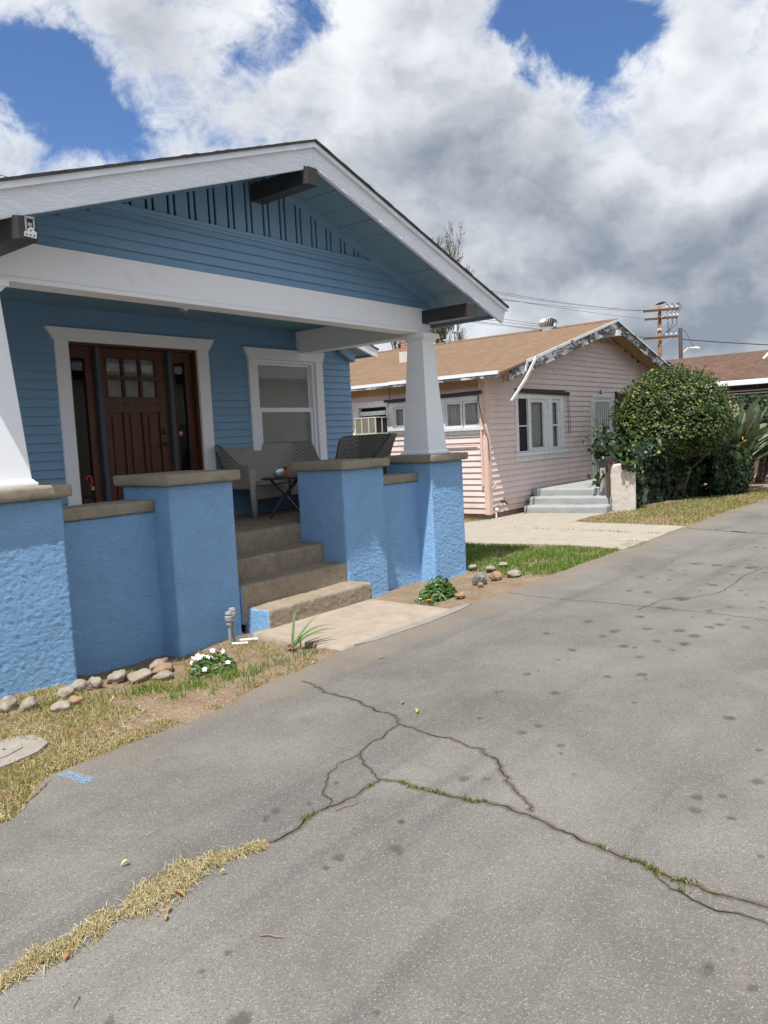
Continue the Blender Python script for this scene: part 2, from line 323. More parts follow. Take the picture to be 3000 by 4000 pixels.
def asphalt():
    m, t, p, o = new_mat('asphalt'); co = obj_co(t)
    big = t.noise(co, .75, 8, .66, .4); mid = t.noise(co, 3.2, 6, .6)
    a = t.ramp(big, [(.30, (.104, .098, .087)), (.5, (.156, .148, .134)), (.70, (.204, .193, .174))])
    a = t.mix(t.math('MULTIPLY', t.sstep(mid, .46, .74), .42), a, (.135, .128, .12))
    a = t.mix(t.math('MULTIPLY', t.sstep(t.noise(t.vmath('ADD', co, (9, 2, 0)), 1.1, 6, .65), .54, .75), .5), a, (.225, .20, .165))
    # tyre-polished darker tracks running along the drive
    tr = t.sstep(t.noise(t.vmath('MULTIPLY', co, (.10, 1.3, 0)), 1.7, 6, .6, .4), .50, .68)
    a = t.mix(t.math('MULTIPLY', tr, .55), a, (.088, .084, .080))
    v = t.node('ShaderNodeTexVoronoi'); t.put(v.inputs['Vector'], co); v.inputs['Scale'].default_value = 215
    sp = t.math('SUBTRACT', v.outputs['Color'], 0.) if False else t.node('ShaderNodeSeparateColor')
    t.put(sp.inputs[0], v.outputs['Color'])
    a = t.mix(t.math('MULTIPLY', t.sstep(sp.outputs[0], .80, .99), .46), a, (.37, .36, .34))
    a = t.mix(t.math('MULTIPLY', t.sstep(sp.outputs[1], .68, .97), .58), a, (.075, .071, .068))
    f = t.noise(co, 260, 2, .6)
    a = t.mix(t.math('MULTIPLY', t.sstep(f, .5, .75), .35), a, (.09, .088, .086))
    # dirt blown on from the verge
    s = t.node('ShaderNodeSeparateXYZ'); t.put(s.inputs[0], co)
    ed = t.sstep(t.math('ADD', s.outputs[1], t.math('MULTIPLY', t.noise(co, 2.2, 5, .6), .8)), -1.25, -.72)
    a = t.mix(t.math('MULTIPLY', ed, .42), a, (.22, .17, .122))
    t.put(p.inputs['Base Color'], a); p.inputs['Roughness'].default_value = .9; p.inputs['Specular IOR Level'].default_value = .22
    b = bump(t, None, v.outputs['Distance'], .55, .004); bump(t, p, f, .45, .003, b)
    # wet-looking oil drips: vertex-fade edge
    m, t, p, o = new_mat('oil_stain'); co = obj_co(t)
    t.put(p.inputs['Base Color'], t.ramp(t.noise(co, 160, 3, .6), [(.35, (.066, .06, .053)), (.75, (.115, .105, .094))])); p.inputs['Roughness'].default_value = .7
    at = t.node('ShaderNodeAttribute'); at.attribute_name = 'fade'
    al = t.sstep(t.math('ADD', at.outputs['Fac'], t.math('MULTIPLY', t.math('SUBTRACT', t.noise(co, 60, 4, .6), .5), .55)), .12, .62)
    t.put(p.inputs['Alpha'], t.math('MULTIPLY', al, .46))
    m, t, p, o = new_mat('crack_dirt'); co = obj_co(t)
    t.put(p.inputs['Base Color'], t.ramp(t.noise(co, 30, 5, .6), [(.35, (.085, .072, .055)), (.7, (.17, .14, .10))])); p.inputs['Roughness'].default_value = .95
    at = t.node('ShaderNodeAttribute'); at.attribute_name = 'fade'
    t.put(p.inputs['Alpha'], t.math('MULTIPLY', t.sstep(t.math('MULTIPLY', at.outputs['Fac'], t.noise(co, 24, 5, .65)), .14, .52), .62))
    mk('crack_dark', (.014, .012, .011), .95, (.04, .032, .024), 16, 5, .05)
    mk('crack_moss', (.022, .019, .012), .95, (.10, .085, .042), 26, 6, .05)
    m, t, p, o = new_mat('blue_splash'); co = obj_co(t); t.put(p.inputs['Base Color'], (.19, .35, .54)); p.inputs['Roughness'].default_value = .8
    t.put(p.inputs['Alpha'], t.math('MULTIPLY', t.sstep(t.noise(co, 110, 5, .65), .42, .60), .85))
asphalt()
def soil():
    m, t, p, o = new_mat('soil'); co = obj_co(t)
    a = t.ramp(t.noise(co, 3, 8, .65), [(.3, (.165, .118, .078)), (.6, (.235, .175, .12)), (.8, (.285, .222, .162))])
    v = t.node('ShaderNodeTexVoronoi'); t.put(v.inputs['Vector'], co); v.inputs['Scale'].default_value = 70
    sp = t.node('ShaderNodeSeparateColor'); t.put(sp.inputs[0], v.outputs['Color'])
    a = t.mix(t.math('MULTIPLY', t.sstep(sp.outputs[0], .8, .97), .5), a, (.40, .33, .25))
    a = t.mix(t.math('MULTIPLY', t.sstep(sp.outputs[1], .75, .97), .5), a, (.09, .06, .04))
    t.put(p.inputs['Base Color'], a); p.inputs['Roughness'].default_value = .95; p.inputs['Specular IOR Level'].default_value = .1
    b = bump(t, None, t.noise(co, 22, 7, .7), .7, .02); bump(t, p, t.noise(co, 120, 3, .6), .5, .004, b)
soil()
def leafy(name, stops, rough=.4, spec=.45, transl=.25):
    m, t, p, o = new_mat(name)
    g = t.node('ShaderNodeNewGeometry')
    c = t.ramp(g.outputs['Random Per Island'], stops)
    t.put(p.inputs['Base Color'], c); p.inputs['Roughness'].default_value = rough; p.inputs['Specular IOR Level'].default_value = spec
    tl = t.node('ShaderNodeBsdfTranslucent'); t.put(tl.inputs[0], t.mix(.5, c, (.22, .30, .04)))
    mx = t.node('ShaderNodeMixShader'); mx.inputs[0].default_value = transl
    t.t.links.new(p.outputs[0], mx.inputs[1]); t.t.links.new(tl.outputs[0], mx.inputs[2]); t.t.links.new(mx.outputs[0], o.inputs[0])
leafy('grass_green', [(0, (.06, .13, .016)), (.5, (.115, .225, .03)), (.8, (.19, .30, .055)), (1, (.38, .36, .15))], .5, .3, .35)
leafy('grass_dry', [(0, (.34, .25, .13)), (.45, (.52, .42, .25)), (.75, (.62, .54, .36)), (.9, (.22, .21, .07)), (1, (.12, .17, .04))], .7, .2, .25)
leafy('grass_mixed', [(0, (.09, .15, .028)), (.25, (.17, .22, .055)), (.45, (.44, .35, .18)), (.8, (.40, .22, .10)), (1, (.56, .47, .28))], .6, .25, .3)
leafy('grass_crack', [(0, (.06, .085, .016)), (.5, (.12, .15, .035)), (.8, (.25, .24, .08)), (1, (.42, .36, .18))], .6, .2, .25)
leafy('bush_leaf', [(0, (.018, .034, .009)), (.40, (.028, .054, .012)), (.68, (.052, .088, .016)), (.88, (.098, .138, .025)), (.975, (.24, .26, .045)), (1, (.24, .11, .045))], .48, .35, .15)
leafy('ivy_leaf', [(0, (.007, .018, .009)), (.7, (.016, .036, .014)), (.92, (.04, .09, .02)), (1, (.16, .27, .035))], .45, .35, .15)
leafy('paddle_leaf', [(0, (.085, .125, .07)), (.5, (.14, .185, .115)), (.85, (.20, .235, .15)), (1, (.38, .31, .21))], .35, .5, .1)
leafy('tree_leaf', [(0, (.06, .10, .03)), (.6, (.11, .16, .05)), (1, (.20, .20, .08))], .5, .3, .3)
leafy('small_leaf', [(0, (.028, .07, .016)), (.6, (.05, .12, .022)), (1, (.11, .19, .035))], .4, .4, .2)
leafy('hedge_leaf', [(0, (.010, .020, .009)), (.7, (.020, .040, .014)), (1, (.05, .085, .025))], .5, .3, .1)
# ------------------------------------------------------------------ mesh helpers
class MB:
    def __init__(s): s.v = []; s.f = []; s.m = []; s.uv = None
    def quad(s, a, b, c, d, m=0): s.poly([a, b, c, d], m)
    def poly(s, pts, m=0):
        i = len(s.v); s.v += [tuple(p) for p in pts]; s.f.append(tuple(range(i, i+len(pts)))); s.m.append(m)
    def box(s, x0, x1, y0, y1, z0, z1, m=0):
        x0, x1 = min(x0, x1), max(x0, x1); y0, y1 = min(y0, y1), max(y0, y1); z0, z1 = min(z0, z1), max(z0, z1)
        i = len(s.v)
        s.v += [(x0, y0, z0), (x1, y0, z0), (x1, y1, z0), (x0, y1, z0), (x0, y0, z1), (x1, y0, z1), (x1, y1, z1), (x0, y1, z1)]
        s.f += [tuple(i+k for k in q) for q in ((0, 3, 2, 1), (4, 5, 6, 7), (0, 1, 5, 4), (1, 2, 6, 5), (2, 3, 7, 6), (3, 0, 4, 7))]; s.m += [m]*6
    def prism(s, poly, axis, a0, a1, m=0):
        """extrude a 2D polygon along axis; poly coords are the other two axes in order"""
        def P(p, a):
            return {'X': (a, p[0], p[1]), 'Y': (p[0], a, p[1]), 'Z': (p[0], p[1], a)}[axis]
        n = len(poly); i = len(s.v)
        s.v += [P(p, a0) for p in poly] + [P(p, a1) for p in poly]
        s.f.append(tuple(range(i+n-1, i-1, -1))); s.f.append(tuple(range(i+n, i+2*n)))
        for k in range(n): s.f.append((i+k, i+(k+1) % n, i+n+(k+1) % n, i+n+k))
        s.m += [m]*(n+2)
    def frustum(s, cx, cy, z0, z1, h0, h1, m=0):
        i = len(s.v)
        for z, h in ((z0, h0), (z1, h1)): s.v += [(cx-h, cy-h, z), (cx+h, cy-h, z), (cx+h, cy+h, z), (cx-h, cy+h, z)]
        s.f += [tuple(i+k for k in q) for q in ((0, 3, 2, 1), (4, 5, 6, 7), (0, 1, 5, 4), (1, 2, 6, 5), (2, 3, 7, 6), (3, 0, 4, 7))]; s.m += [m]*6
    def tube(s, pts, rad, n=8, m=0, cap=True):
        pts = [Vector(p) for p in pts]
        if not isinstance(rad, (list, tuple)): rad = [rad]*len(pts)
        i0 = len(s.v); prev = None
        for k, p in enumerate(pts):
            d = (pts[min(k+1, len(pts)-1)] - pts[max(k-1, 0)])
            d = d.normalized() if d.length > 1e-9 else Vector((0, 0, 1))
            if prev is None: a = d.orthogonal().normalized()
            else:
                a = prev - d*prev.dot(d); a = a.normalized() if a.length > 1e-6 else d.orthogonal().normalized()
            prev = a; b = d.cross(a)
            for j in range(n):
                t = 2*math.pi*j/n; q = p + (a*math.cos(t)+b*math.sin(t))*rad[k]; s.v.append(tuple(q))
        for k in range(len(pts)-1):
            for j in range(n):
                s.f.append((i0+k*n+j, i0+k*n+(j+1) % n, i0+(k+1)*n+(j+1) % n, i0+(k+1)*n+j)); s.m.append(m)
        if cap:
            s.f.append(tuple(i0+j for j in range(n-1, -1, -1))); s.f.append(tuple(i0+(len(pts)-1)*n+j for j in range(n))); s.m += [m, m]
    def lathe(s, c, prof, n=20, m=0, axis='Z'):
        i = len(s.v)
        for r, h in prof:
            for j in range(n):
                t = 2*math.pi*j/n
                o = (r*math.cos(t), r*math.sin(t), h) if axis == 'Z' else ((r*math.cos(t), h, r*math.sin(t)) if axis == 'Y' else (h, r*math.cos(t), r*math.sin(t)))
                s.v.append((c[0]+o[0], c[1]+o[1], c[2]+o[2]))
        for k in range(len(prof)-1):
            for j in range(n): s.f.append((i+k*n+j, i+k*n+(j+1) % n, i+(k+1)*n+(j+1) % n, i+(k+1)*n+j)); s.m.append(m)
        s.f.append(tuple(i+j for j in range(n-1, -1, -1))); s.f.append(tuple(i+(len(prof)-1)*n+j for j in range(n))); s.m += [m, m]
    def build(s, name, mats, parent=None, smooth=False, bevel=0, fix=True):
        return build(name, s.v, s.f, s.m, mats, parent, smooth, bevel, fix)

def wloc(o):
    l = Vector((0, 0, 0))
    while o is not None: l += o.location; o = o.parent
    return l
def build(name, v, f, mi, mats, parent=None, smooth=False, bevel=0, fix=True):
    me = bpy.data.meshes.new(name)
    l = wloc(parent)
    me.from_pydata([(p[0]-l.x, p[1]-l.y, p[2]-l.z) for p in v], [], f)
    for m in ([mats] if isinstance(mats, str) else mats): me.materials.append(MATS[m])
    if mi and any(mi): me.polygons.foreach_set('material_index', mi)
    if fix:
        bm = bmesh.new(); bm.from_mesh(me); bmesh.ops.recalc_face_normals(bm, faces=bm.faces); bm.to_mesh(me); bm.free()
    if smooth: me.polygons.foreach_set('use_smooth', [True]*len(me.polygons))
    o = bpy.data.objects.new(name, me); COL.objects.link(o); o.parent = parent
    if bevel:
        b = o.modifiers.new('Bevel', 'BEVEL'); b.width = bevel; b.segments = 2; b.limit_method = 'ANGLE'; b.angle_limit = R(40)
    return o
def empty(name, loc, label, cat, group=None):
    o = bpy.data.objects.new(name, None); COL.objects.link(o); o.location = loc; o.empty_display_size = .1
    return tag(o, label, cat, group)
def tag(o, label, cat, group=None, kind=None):
    if label: o['label'] = label
    if cat: o['category'] = cat
    if group: o['group'] = group
    if kind: o['kind'] = kind
    return o
def struct(o, label=None, cat=None):
    o['kind'] = 'structure'; return tag(o, label, cat)

def rough_box(name, b, res, amp, rnd, mats, parent=None, freq=16, seed=0, matfn=None, ridge=True, mid=1.5, bot=None):
    """rounded box with hand-trowelled relief pushed out along its normals"""
    x0, x1, y0, y1, z0, z1 = b; lo = Vector((x0, y0, z0)); hi = Vector((x1, y1, z1))
    bm = bmesh.new()
    dims = hi-lo; n = [max(1, int(round(d/res))) for d in dims]
    def grid(ax, side):
        u, w = [(1, 2), (2, 0), (0, 1)][ax]
        vs = [[None]*(n[w]+1) for _ in range(n[u]+1)]
        for i in range(n[u]+1):
            for j in range(n[w]+1):
                p = [0, 0, 0]; p[ax] = hi[ax] if side else lo[ax]
                p[u] = lo[u]+dims[u]*i/n[u]; p[w] = lo[w]+dims[w]*j/n[w]
                vs[i][j] = bm.verts.new(p)
        for i in range(n[u]):
            for j in range(n[w]):
                q = [vs[i][j], vs[i+1][j], vs[i+1][j+1], vs[i][j+1]]
                if not side: q.reverse()
                bm.faces.new(q)
    for ax in range(3):
        for side in (0, 1): grid(ax, side)
    bmesh.ops.remove_doubles(bm, verts=bm.verts, dist=res*.01)
    ilo = lo+Vector((rnd,)*3); ihi = hi-Vector((rnd,)*3)
    sd = Vector((seed*3.7, seed*1.3, seed*.7))
    for v in bm.verts:
        c = Vector([min(max(v.co[k], ilo[k]), ihi[k]) for k in range(3)])
        d = v.co-c
        nrm = d.normalized() if d.length > 1e-9 else Vector((0, 0, 1))
        p = c+nrm*rnd
        q = Vector((v.co.x, v.co.y, v.co.z*mid))*freq+sd
        h = mn.fractal(q, .75, 2.1, 5)
        if ridge: h = .55*h + .62*max(-.12, .45-abs(mn.noise(q*.7+Vector((5, 5, 5))))*2)
        h2 = mn.noise(v.co*2.2+sd)
        v.co = p+nrm*(h*amp+h2*amp*.9)
    me = bpy.data.meshes.new(name)
    if matfn:
        for f in bm.faces: f.material_index = matfn(f)
    l = wloc(parent)
    for v in bm.verts: v.co -= l
    for f in bm.faces: f.smooth = True
    bm.to_mesh(me); bm.free()
    for m in ([mats] if isinstance(mats, str) else mats): me.materials.append(MATS[m])
    o = bpy.data.objects.new(name, me); COL.objects.link(o); o.parent = parent
    return o

def lap_siding(mb, axis, plane, a0, a1, z0, z1, e, out, holes=(), th=.012, m=0, ztop=None, joint=0):
    """courses of lap boards on a wall; out = -1/+1 direction of the outside along the normal axis.
    holes: (h0,h1,z0,z1) openings; ztop(a): upper limit of the wall for gables"""
    def P(a, d, z): return (plane+out*d, a, z) if axis == 'X' else (a, plane+out*d, z)
    z = z0; k = 0
    while z < z1-1e-4:
        zt = min(z+e, z1)
        segs = [(a0, a1)]
        for h0, h1, hz0, hz1 in holes:
            if hz0 < zt-.002 and hz1 > z+.002:
                ns = []
                for s0, s1 in segs:
                    if h1 <= s0 or h0 >= s1: ns.append((s0, s1)); continue
                    if h0 > s0: ns.append((s0, h0))
                    if h1 < s1: ns.append((h1, s1))
                segs = ns
        if joint:
            rj = random.Random(int(z*1000)+int(a0*10)); ns = []
            for s0, s1 in segs:
                while s1-s0 > 1.2 and rj.random() < .8:
                    c = s0+rj.uniform(.5, 3.2)
                    if c > s1-.3: break
                    ns.append((s0, c-.004)); s0 = c+.004
                ns.append((s0, s1))
            segs = ns
        for s0, s1 in segs:
            if ztop:
                st = 24; xs = np.linspace(s0, s1, st+1)
                ok = [x for x in xs if ztop(x) > z+.01]
                if len(ok) < 2: continue
                s0, s1 = ok[0], ok[-1]
            # a board joint now and then
            mb.quad(P(s0, th, z), P(s1, th, z), P(s1, -.001, zt+.009), P(s0, -.001, zt+.009), m)
            mb.quad(P(s0, -.002, z+.008), P(s1, -.002, z+.008), P(s1, th, z), P(s0, th, z), m)
            mb.quad(P(s0, 0, z), P(s0, th, z), P(s0, .002, zt), P(s0, 0, zt), m)
            mb.quad(P(s1, 0, z), P(s1, th, z), P(s1, .002, zt), P(s1, 0, zt), m)
        z += e; k += 1

def leaves(pts, nrm, size, jitter=.6, aspect=.55, fold=.18, droop=None):
    """arrays of folded leaf faces at pts facing nrm"""
    n = len(pts); pts = np.asarray(pts, float); nrm = np.asarray(nrm, float)
    nrm = nrm + rng.normal(0, jitter, (n, 3)); nrm /= np.linalg.norm(nrm, axis=1)[:, None]
    t = rng.normal(0, 1, (n, 3))
    if droop is not None: t = t*.6 + np.array(droop)
    t -= nrm*np.sum(t*nrm, 1)[:, None]; t /= np.linalg.norm(t, axis=1)[:, None]
    b = np.cross(nrm, t); s = (np.asarray(size)*np.ones(n))[:, None]
    c = pts
    v0 = c-t*s*.5; tip = c+t*s*.5-nrm*s*.08
    l = c-t*s*.05+b*s*aspect*.5+nrm*s*fold*.5; r = c-t*s*.05-b*s*aspect*.5+nrm*s*fold*.5
    l2 = c+t*s*.22+b*s*aspect*.38+nrm*s*fold*.3; rr2 = c+t*s*.22-b*s*aspect*.38+nrm*s*fold*.3
    V = np.stack([v0, r, rr2, tip, l2, l], 1).reshape(-1, 3)
    i = np.arange(n)[:, None]*6
    F = np.concatenate([i+np.array([[0, 1, 2, 3]]), i+np.array([[0, 3, 4, 5]])], 0)
    return V, F
def blades(xy, z, h, w, lean=.5):
    n = len(xy); a = rng.uniform(0, 2*np.pi, n); la = rng.uniform(0, 2*np.pi, n); h = h*np.ones(n)
    ln = np.abs(rng.normal(0, lean, n))*h
    base = np.column_stack([xy, z])
    dx = np.column_stack([np.cos(a), np.sin(a), np.zeros(n)])*(w*.5)
    ld = np.column_stack([np.cos(la), np.sin(la), np.zeros(n)])
    mid = base+ld*(ln*.35)[:, None]+np.column_stack([np.zeros(n), np.zeros(n), h*.6])
    tip = base+ld*ln[:, None]+np.column_stack([np.zeros(n), np.zeros(n), h*np.maximum(.25, 1-.25*(ln/h)**2)])
    V = np.stack([base-dx, base+dx, mid+dx*.8, tip, mid-dx*.8], 1).reshape(-1, 3)
    i = np.arange(n)[:, None]*5
    Q = i+np.array([[0, 1, 2, 4]]); T = i+np.array([[4, 2, 3]])
    return V, Q, T
def mesh_np(name, V, faces, mats, parent=None, smooth=False, mi=None):
    """faces: list of int arrays (k x n)"""
    me = bpy.data.meshes.new(name); l = wloc(parent)
    V = np.asarray(V, np.float64)-np.array(l)
    nl = sum(f.size for f in faces); nf = sum(len(f) for f in faces)
    me.vertices.add(len(V)); me.vertices.foreach_set('co', V.astype(np.float32).ravel())
    me.loops.add(nl); me.loops.foreach_set('vertex_index', np.concatenate([f.ravel() for f in faces]).astype(np.int32))
    me.polygons.add(nf); tot = np.concatenate([np.full(len(f), f.shape[1]) for f in faces])
    me.polygons.foreach_set('loop_start', np.concatenate([[0], np.cumsum(tot)[:-1]]).astype(np.int32))
    if mi is not None: me.polygons.foreach_set('material_index', np.asarray(mi, np.int32))
    for m in ([mats] if isinstance(mats, str) else mats): me.materials.append(MATS[m])
    me.update(calc_edges=True); me.validate()
    if smooth: me.polygons.foreach_set('use_smooth', [True]*len(me.polygons))
    o = bpy.data.objects.new(name, me); COL.objects.link(o); o.parent = parent
    return o
# ------------------------------------------------------------------ ground, drive, walks
def smooth01(t): t = min(1, max(0, t)); return t*t*(3-2*t)
def gz(x, y):
    """height of the earth: level with the drive at the kerbless edge, hollowed towards the blue walls"""
    z = -.012
    if x < 3.9:
        k = smooth01((y+.95)/.8)
        dep = -.10*smooth01((x+2.0)/.7) + .03*(1-smooth01((x+2.2)/.5))
        if x < 1.5: dep += .05*smooth01((x+.85)/.5)
        if x > 1.5: dep = -.055
        f = 1-smooth01((x-3.2)/.7)
        z += k*dep*f
    z += .014*mn.fractal(Vector((x*3.1, y*3.1, 2.2)), 1, 2, 4)*smooth01((y+1.12)/.2)
    return z
def make_ground():
    xs = np.concatenate([[-400, -120, -40, -14], np.arange(-7, 6.5, .07), np.arange(6.5, 20.1, .25), [24, 32, 60, 140, 400]])
    ys = np.concatenate([[-400, -120, -40, -12, -4, -1.5], np.arange(-1.3, 1.4, .07), np.arange(1.45, 9, .35), [12, 20, 50, 140, 400]])
    V = []; 
    for x in xs:
        for y in ys:
            inside = -7 < x < 20 and -1.3 <= y < 9
            V.append((x, y, gz(x, y) if inside else -.035))
    ny = len(ys); F = []
    for i in range(len(xs)-1):
        for j in range(ny-1): F.append((i*ny+j, (i+1)*ny+j, (i+1)*ny+j+1, i*ny+j+1))
    o = build('ground', V, F, None, 'soil', smooth=True, fix=False); struct(o, 'bare brown earth around the houses', 'ground')
make_ground()
def edge_y(x):
    e = -1.055
    if x < -2.5: e = -1.30-.32*smooth01((-x-2.75)/.4)
    elif x < -.95: e = -1.29+.14*smooth01((x+1.7)/.6)
    elif x < .3: e = -1.15+.095*smooth01((x+.95)/.7)
    if x > 11: e -= .05*(x-11)
    e += .022*mn.fractal(Vector((x*5, 1, 7)), 1, 2, 4)
    return e
CRACKS = dict(
 c1=[(-0.925,-1.336),(-0.941,-1.461),(-1.021,-1.643),(-1.026,-1.798),(-1.025,-1.931),(-1.062,-1.998),(-1.094,-2.118),(-1.131,-2.335),(-1.209,-2.415),(-1.249,-2.597),(-1.246,-2.80),(-1.264,-2.875),(-1.284,-3.022),(-1.348,-3.174),(-1.484,-3.294),(-1.592,-3.407),(-1.656,-3.503),(-1.744,-3.591)],
 c2=[(-3.80,-2.76),(-3.695,-2.731),(-3.632,-2.708),(-3.567,-2.702),(-3.459,-2.732),(-3.363,-2.716),(-3.236,-2.735),(-3.082,-2.729),(-2.915,-2.722),(-2.755,-2.744),(-2.672,-2.80),(-2.481,-2.817),(-2.344,-2.781),(-2.21,-2.784),(-2.149,-2.816),(-2.05,-2.816),(-1.947,-2.816),(-1.856,-2.815),(-1.835,-2.87),(-1.838,-2.959),(-1.827,-3.156),(-1.813,-3.263),(-1.776,-3.403),(-1.773,-3.508),(-1.788,-3.62),(-1.827,-3.761),(-1.85,-3.845),(-1.861,-3.96),(-1.888,-4.104),(-1.902,-4.199),(-1.921,-4.333),(-1.933,-4.418),(-1.909,-4.587),(-1.93,-5.2)],
 c3=[(-1.227,-2.428),(-1.41,-2.471),(-1.579,-2.475),(-1.672,-2.515),(-1.763,-2.616),(-1.872,-2.82)],
 c3b=[(-1.675,-2.511),(-1.801,-2.503),(-1.969,-2.553),(-2.112,-2.663),(-2.193,-2.774)],
 c4=[(-1.902,-4.199),(-1.964,-4.229),(-1.989,-4.272),(-2.007,-4.335),(-2.035,-4.416),(-2.009,-4.523),(-2.03,-4.70)],
 c5=[(2.4,-1.08),(2.337,-1.376),(2.32,-1.677),(2.363,-2.185),(2.362,-2.577),(2.362,-3.032),(2.347,-3.424),(2.281,-3.8),(2.3,-5)],
 c6=[(2.22,-2.573),(2.362,-2.577),(2.719,-2.602),(2.989,-2.84),(3.271,-2.985),(3.845,-2.985),(4.207,-2.953),(4.629,-2.994),(5.4,-3.1)],
 c7=[(8.074,-1.15),(7.972,-1.615),(7.792,-2.016),(7.727,-2.8)],
 c8=[(-3.149,-1.55),(-3.079,-1.542),(-2.964,-1.49),(-2.799,-1.374)])
STAINS = [(1.6,-2.352,0.055),(1.047,-2.228,0.041),(1.398,-2.673,0.061),(1.185,-2.659,0.041),(1.57,-2.884,0.051),(0.706,-2.614,0.039),(0.411,-2.646,0.024),(0.477,-2.699,0.015),(-0.002,-2.616,0.035),(0.106,-2.645,0.018),(-0.266,-2.957,0.04),(-0.44,-2.634,0.026),(-0.897,-2.786,0.02),(-0.962,-3.108,0.036),(-0.825,-3.129,0.034),(0.217,-3.109,0.037),(0.371,-3.286,0.045),(0.294,-3.345,0.015),(0.756,-3.12,0.031),(0.988,-2.913,0.048),(0.985,-3.001,0.033),(1.239,-3.08,0.035),(1.056,-3.266,0.037),(1.271,-3.285,0.062),(1.518,-3.276,0.064),(1.636,-3.12,0.062),(1.859,-3.299,0.047),(1.969,-3.348,0.05),(1.989,-3.546,0.055),(2.186,-3.353,0.039),(2.145,-3.065,0.026),(2.45,-3.119,0.044),(2.378,-2.74,0.084),(1.958,-2.669,0.044),(2.843,-2.752,0.088),(2.774,-2.756,0.043),(2.681,-3.233,0.038),(3.452,-3.135,0.036),(3.26,-3.229,0.029),(3.613,-2.82,0.066),(3.287,-2.787,0.031),(4.828,-2.275,0.094),(4.804,-2.513,0.074),(4.789,-2.691,0.058),(4.807,-2.909,0.095),(4.997,-2.83,0.048),(4.27,-2.157,0.035),(4.307,-2.312,0.034),(4.293,-2.696,0.031),(4.286,-2.833,0.033),(4.85,-1.98,0.038),(4.889,-2.077,0.023),(6.433,-1.926,0.036),(6.399,-2.228,0.035),(6.258,-2.433,0.029),(6.357,-2.596,0.038),(6.333,-2.687,0.038),(2.977,-2.178,0.047),(2.997,-2.362,0.059),(3.747,-2.008,0.034),(3.738,-2.195,0.03),(3.703,-2.345,0.045),(-0.15,-3.987,0.037),(-0.184,-3.445,0.021),(4.125,-3.114,0.032),(4.512,-3.104,0.049),(3.024,-3.428,0.034),(2.763,-3.488,0.04),(-1.014,-3.364,0.025),(-1.103,-3.412,0.017),(-1.575,-3.249,0.027),(-1.302,-3.577,0.022),(-0.915,-4.317,0.043),(-1.222,-4.137,0.034),(-1.346,-4.168,0.042),(-1.149,-4.225,0.03),(-1.338,-4.319,0.023),(-2.145,-3.156,0.022),(-2.333,-3.274,0.04),(-0.536,-4.236,0.027),(-2.364,-4.52,0.034),(-2.36,-4.648,0.019),(-2.215,-4.554,0.011),(-1.587,-4.489,0.017),(-1.633,-3.159,0.039),(-1.916,-3.813,0.011),(-2.382,-2.613,0.04),(-2.45,-2.621,0.027),(-2.014,-2.648,0.021),(-2.243,-2.685,0.017),(-2.518,-3.128,0.032),(-2.604,-3.136,0.018),(-3.276,-3.215,0.015),(-3.166,-3.215,0.019),(-3.09,-3.793,0.017),(-3.344,-3.481,0.042),(-3.581,-3.172,0.021)]
def jag(pts, step=.03, amp=.012, seed=0):
    out = []
    for a, b in zip(pts[:-1], pts[1:]):
        a = Vector(a); b = Vector(b); n = max(1, int((b-a).length/step))
        for k in range(n):
            p = a.lerp(b, k/n); q = Vector((p.x*14, p.y*14, seed))
            out.append((p.x+amp*mn.fractal(q, 1, 2, 3), p.y+amp*mn.fractal(q+Vector((9, 3, 1)), 1, 2, 3)))
    out.append(tuple(pts[-1])); return out
def fr_(x, y, s): return .5+.5*mn.fractal(Vector((x, y, s*1.7)), .9, 2, 3)
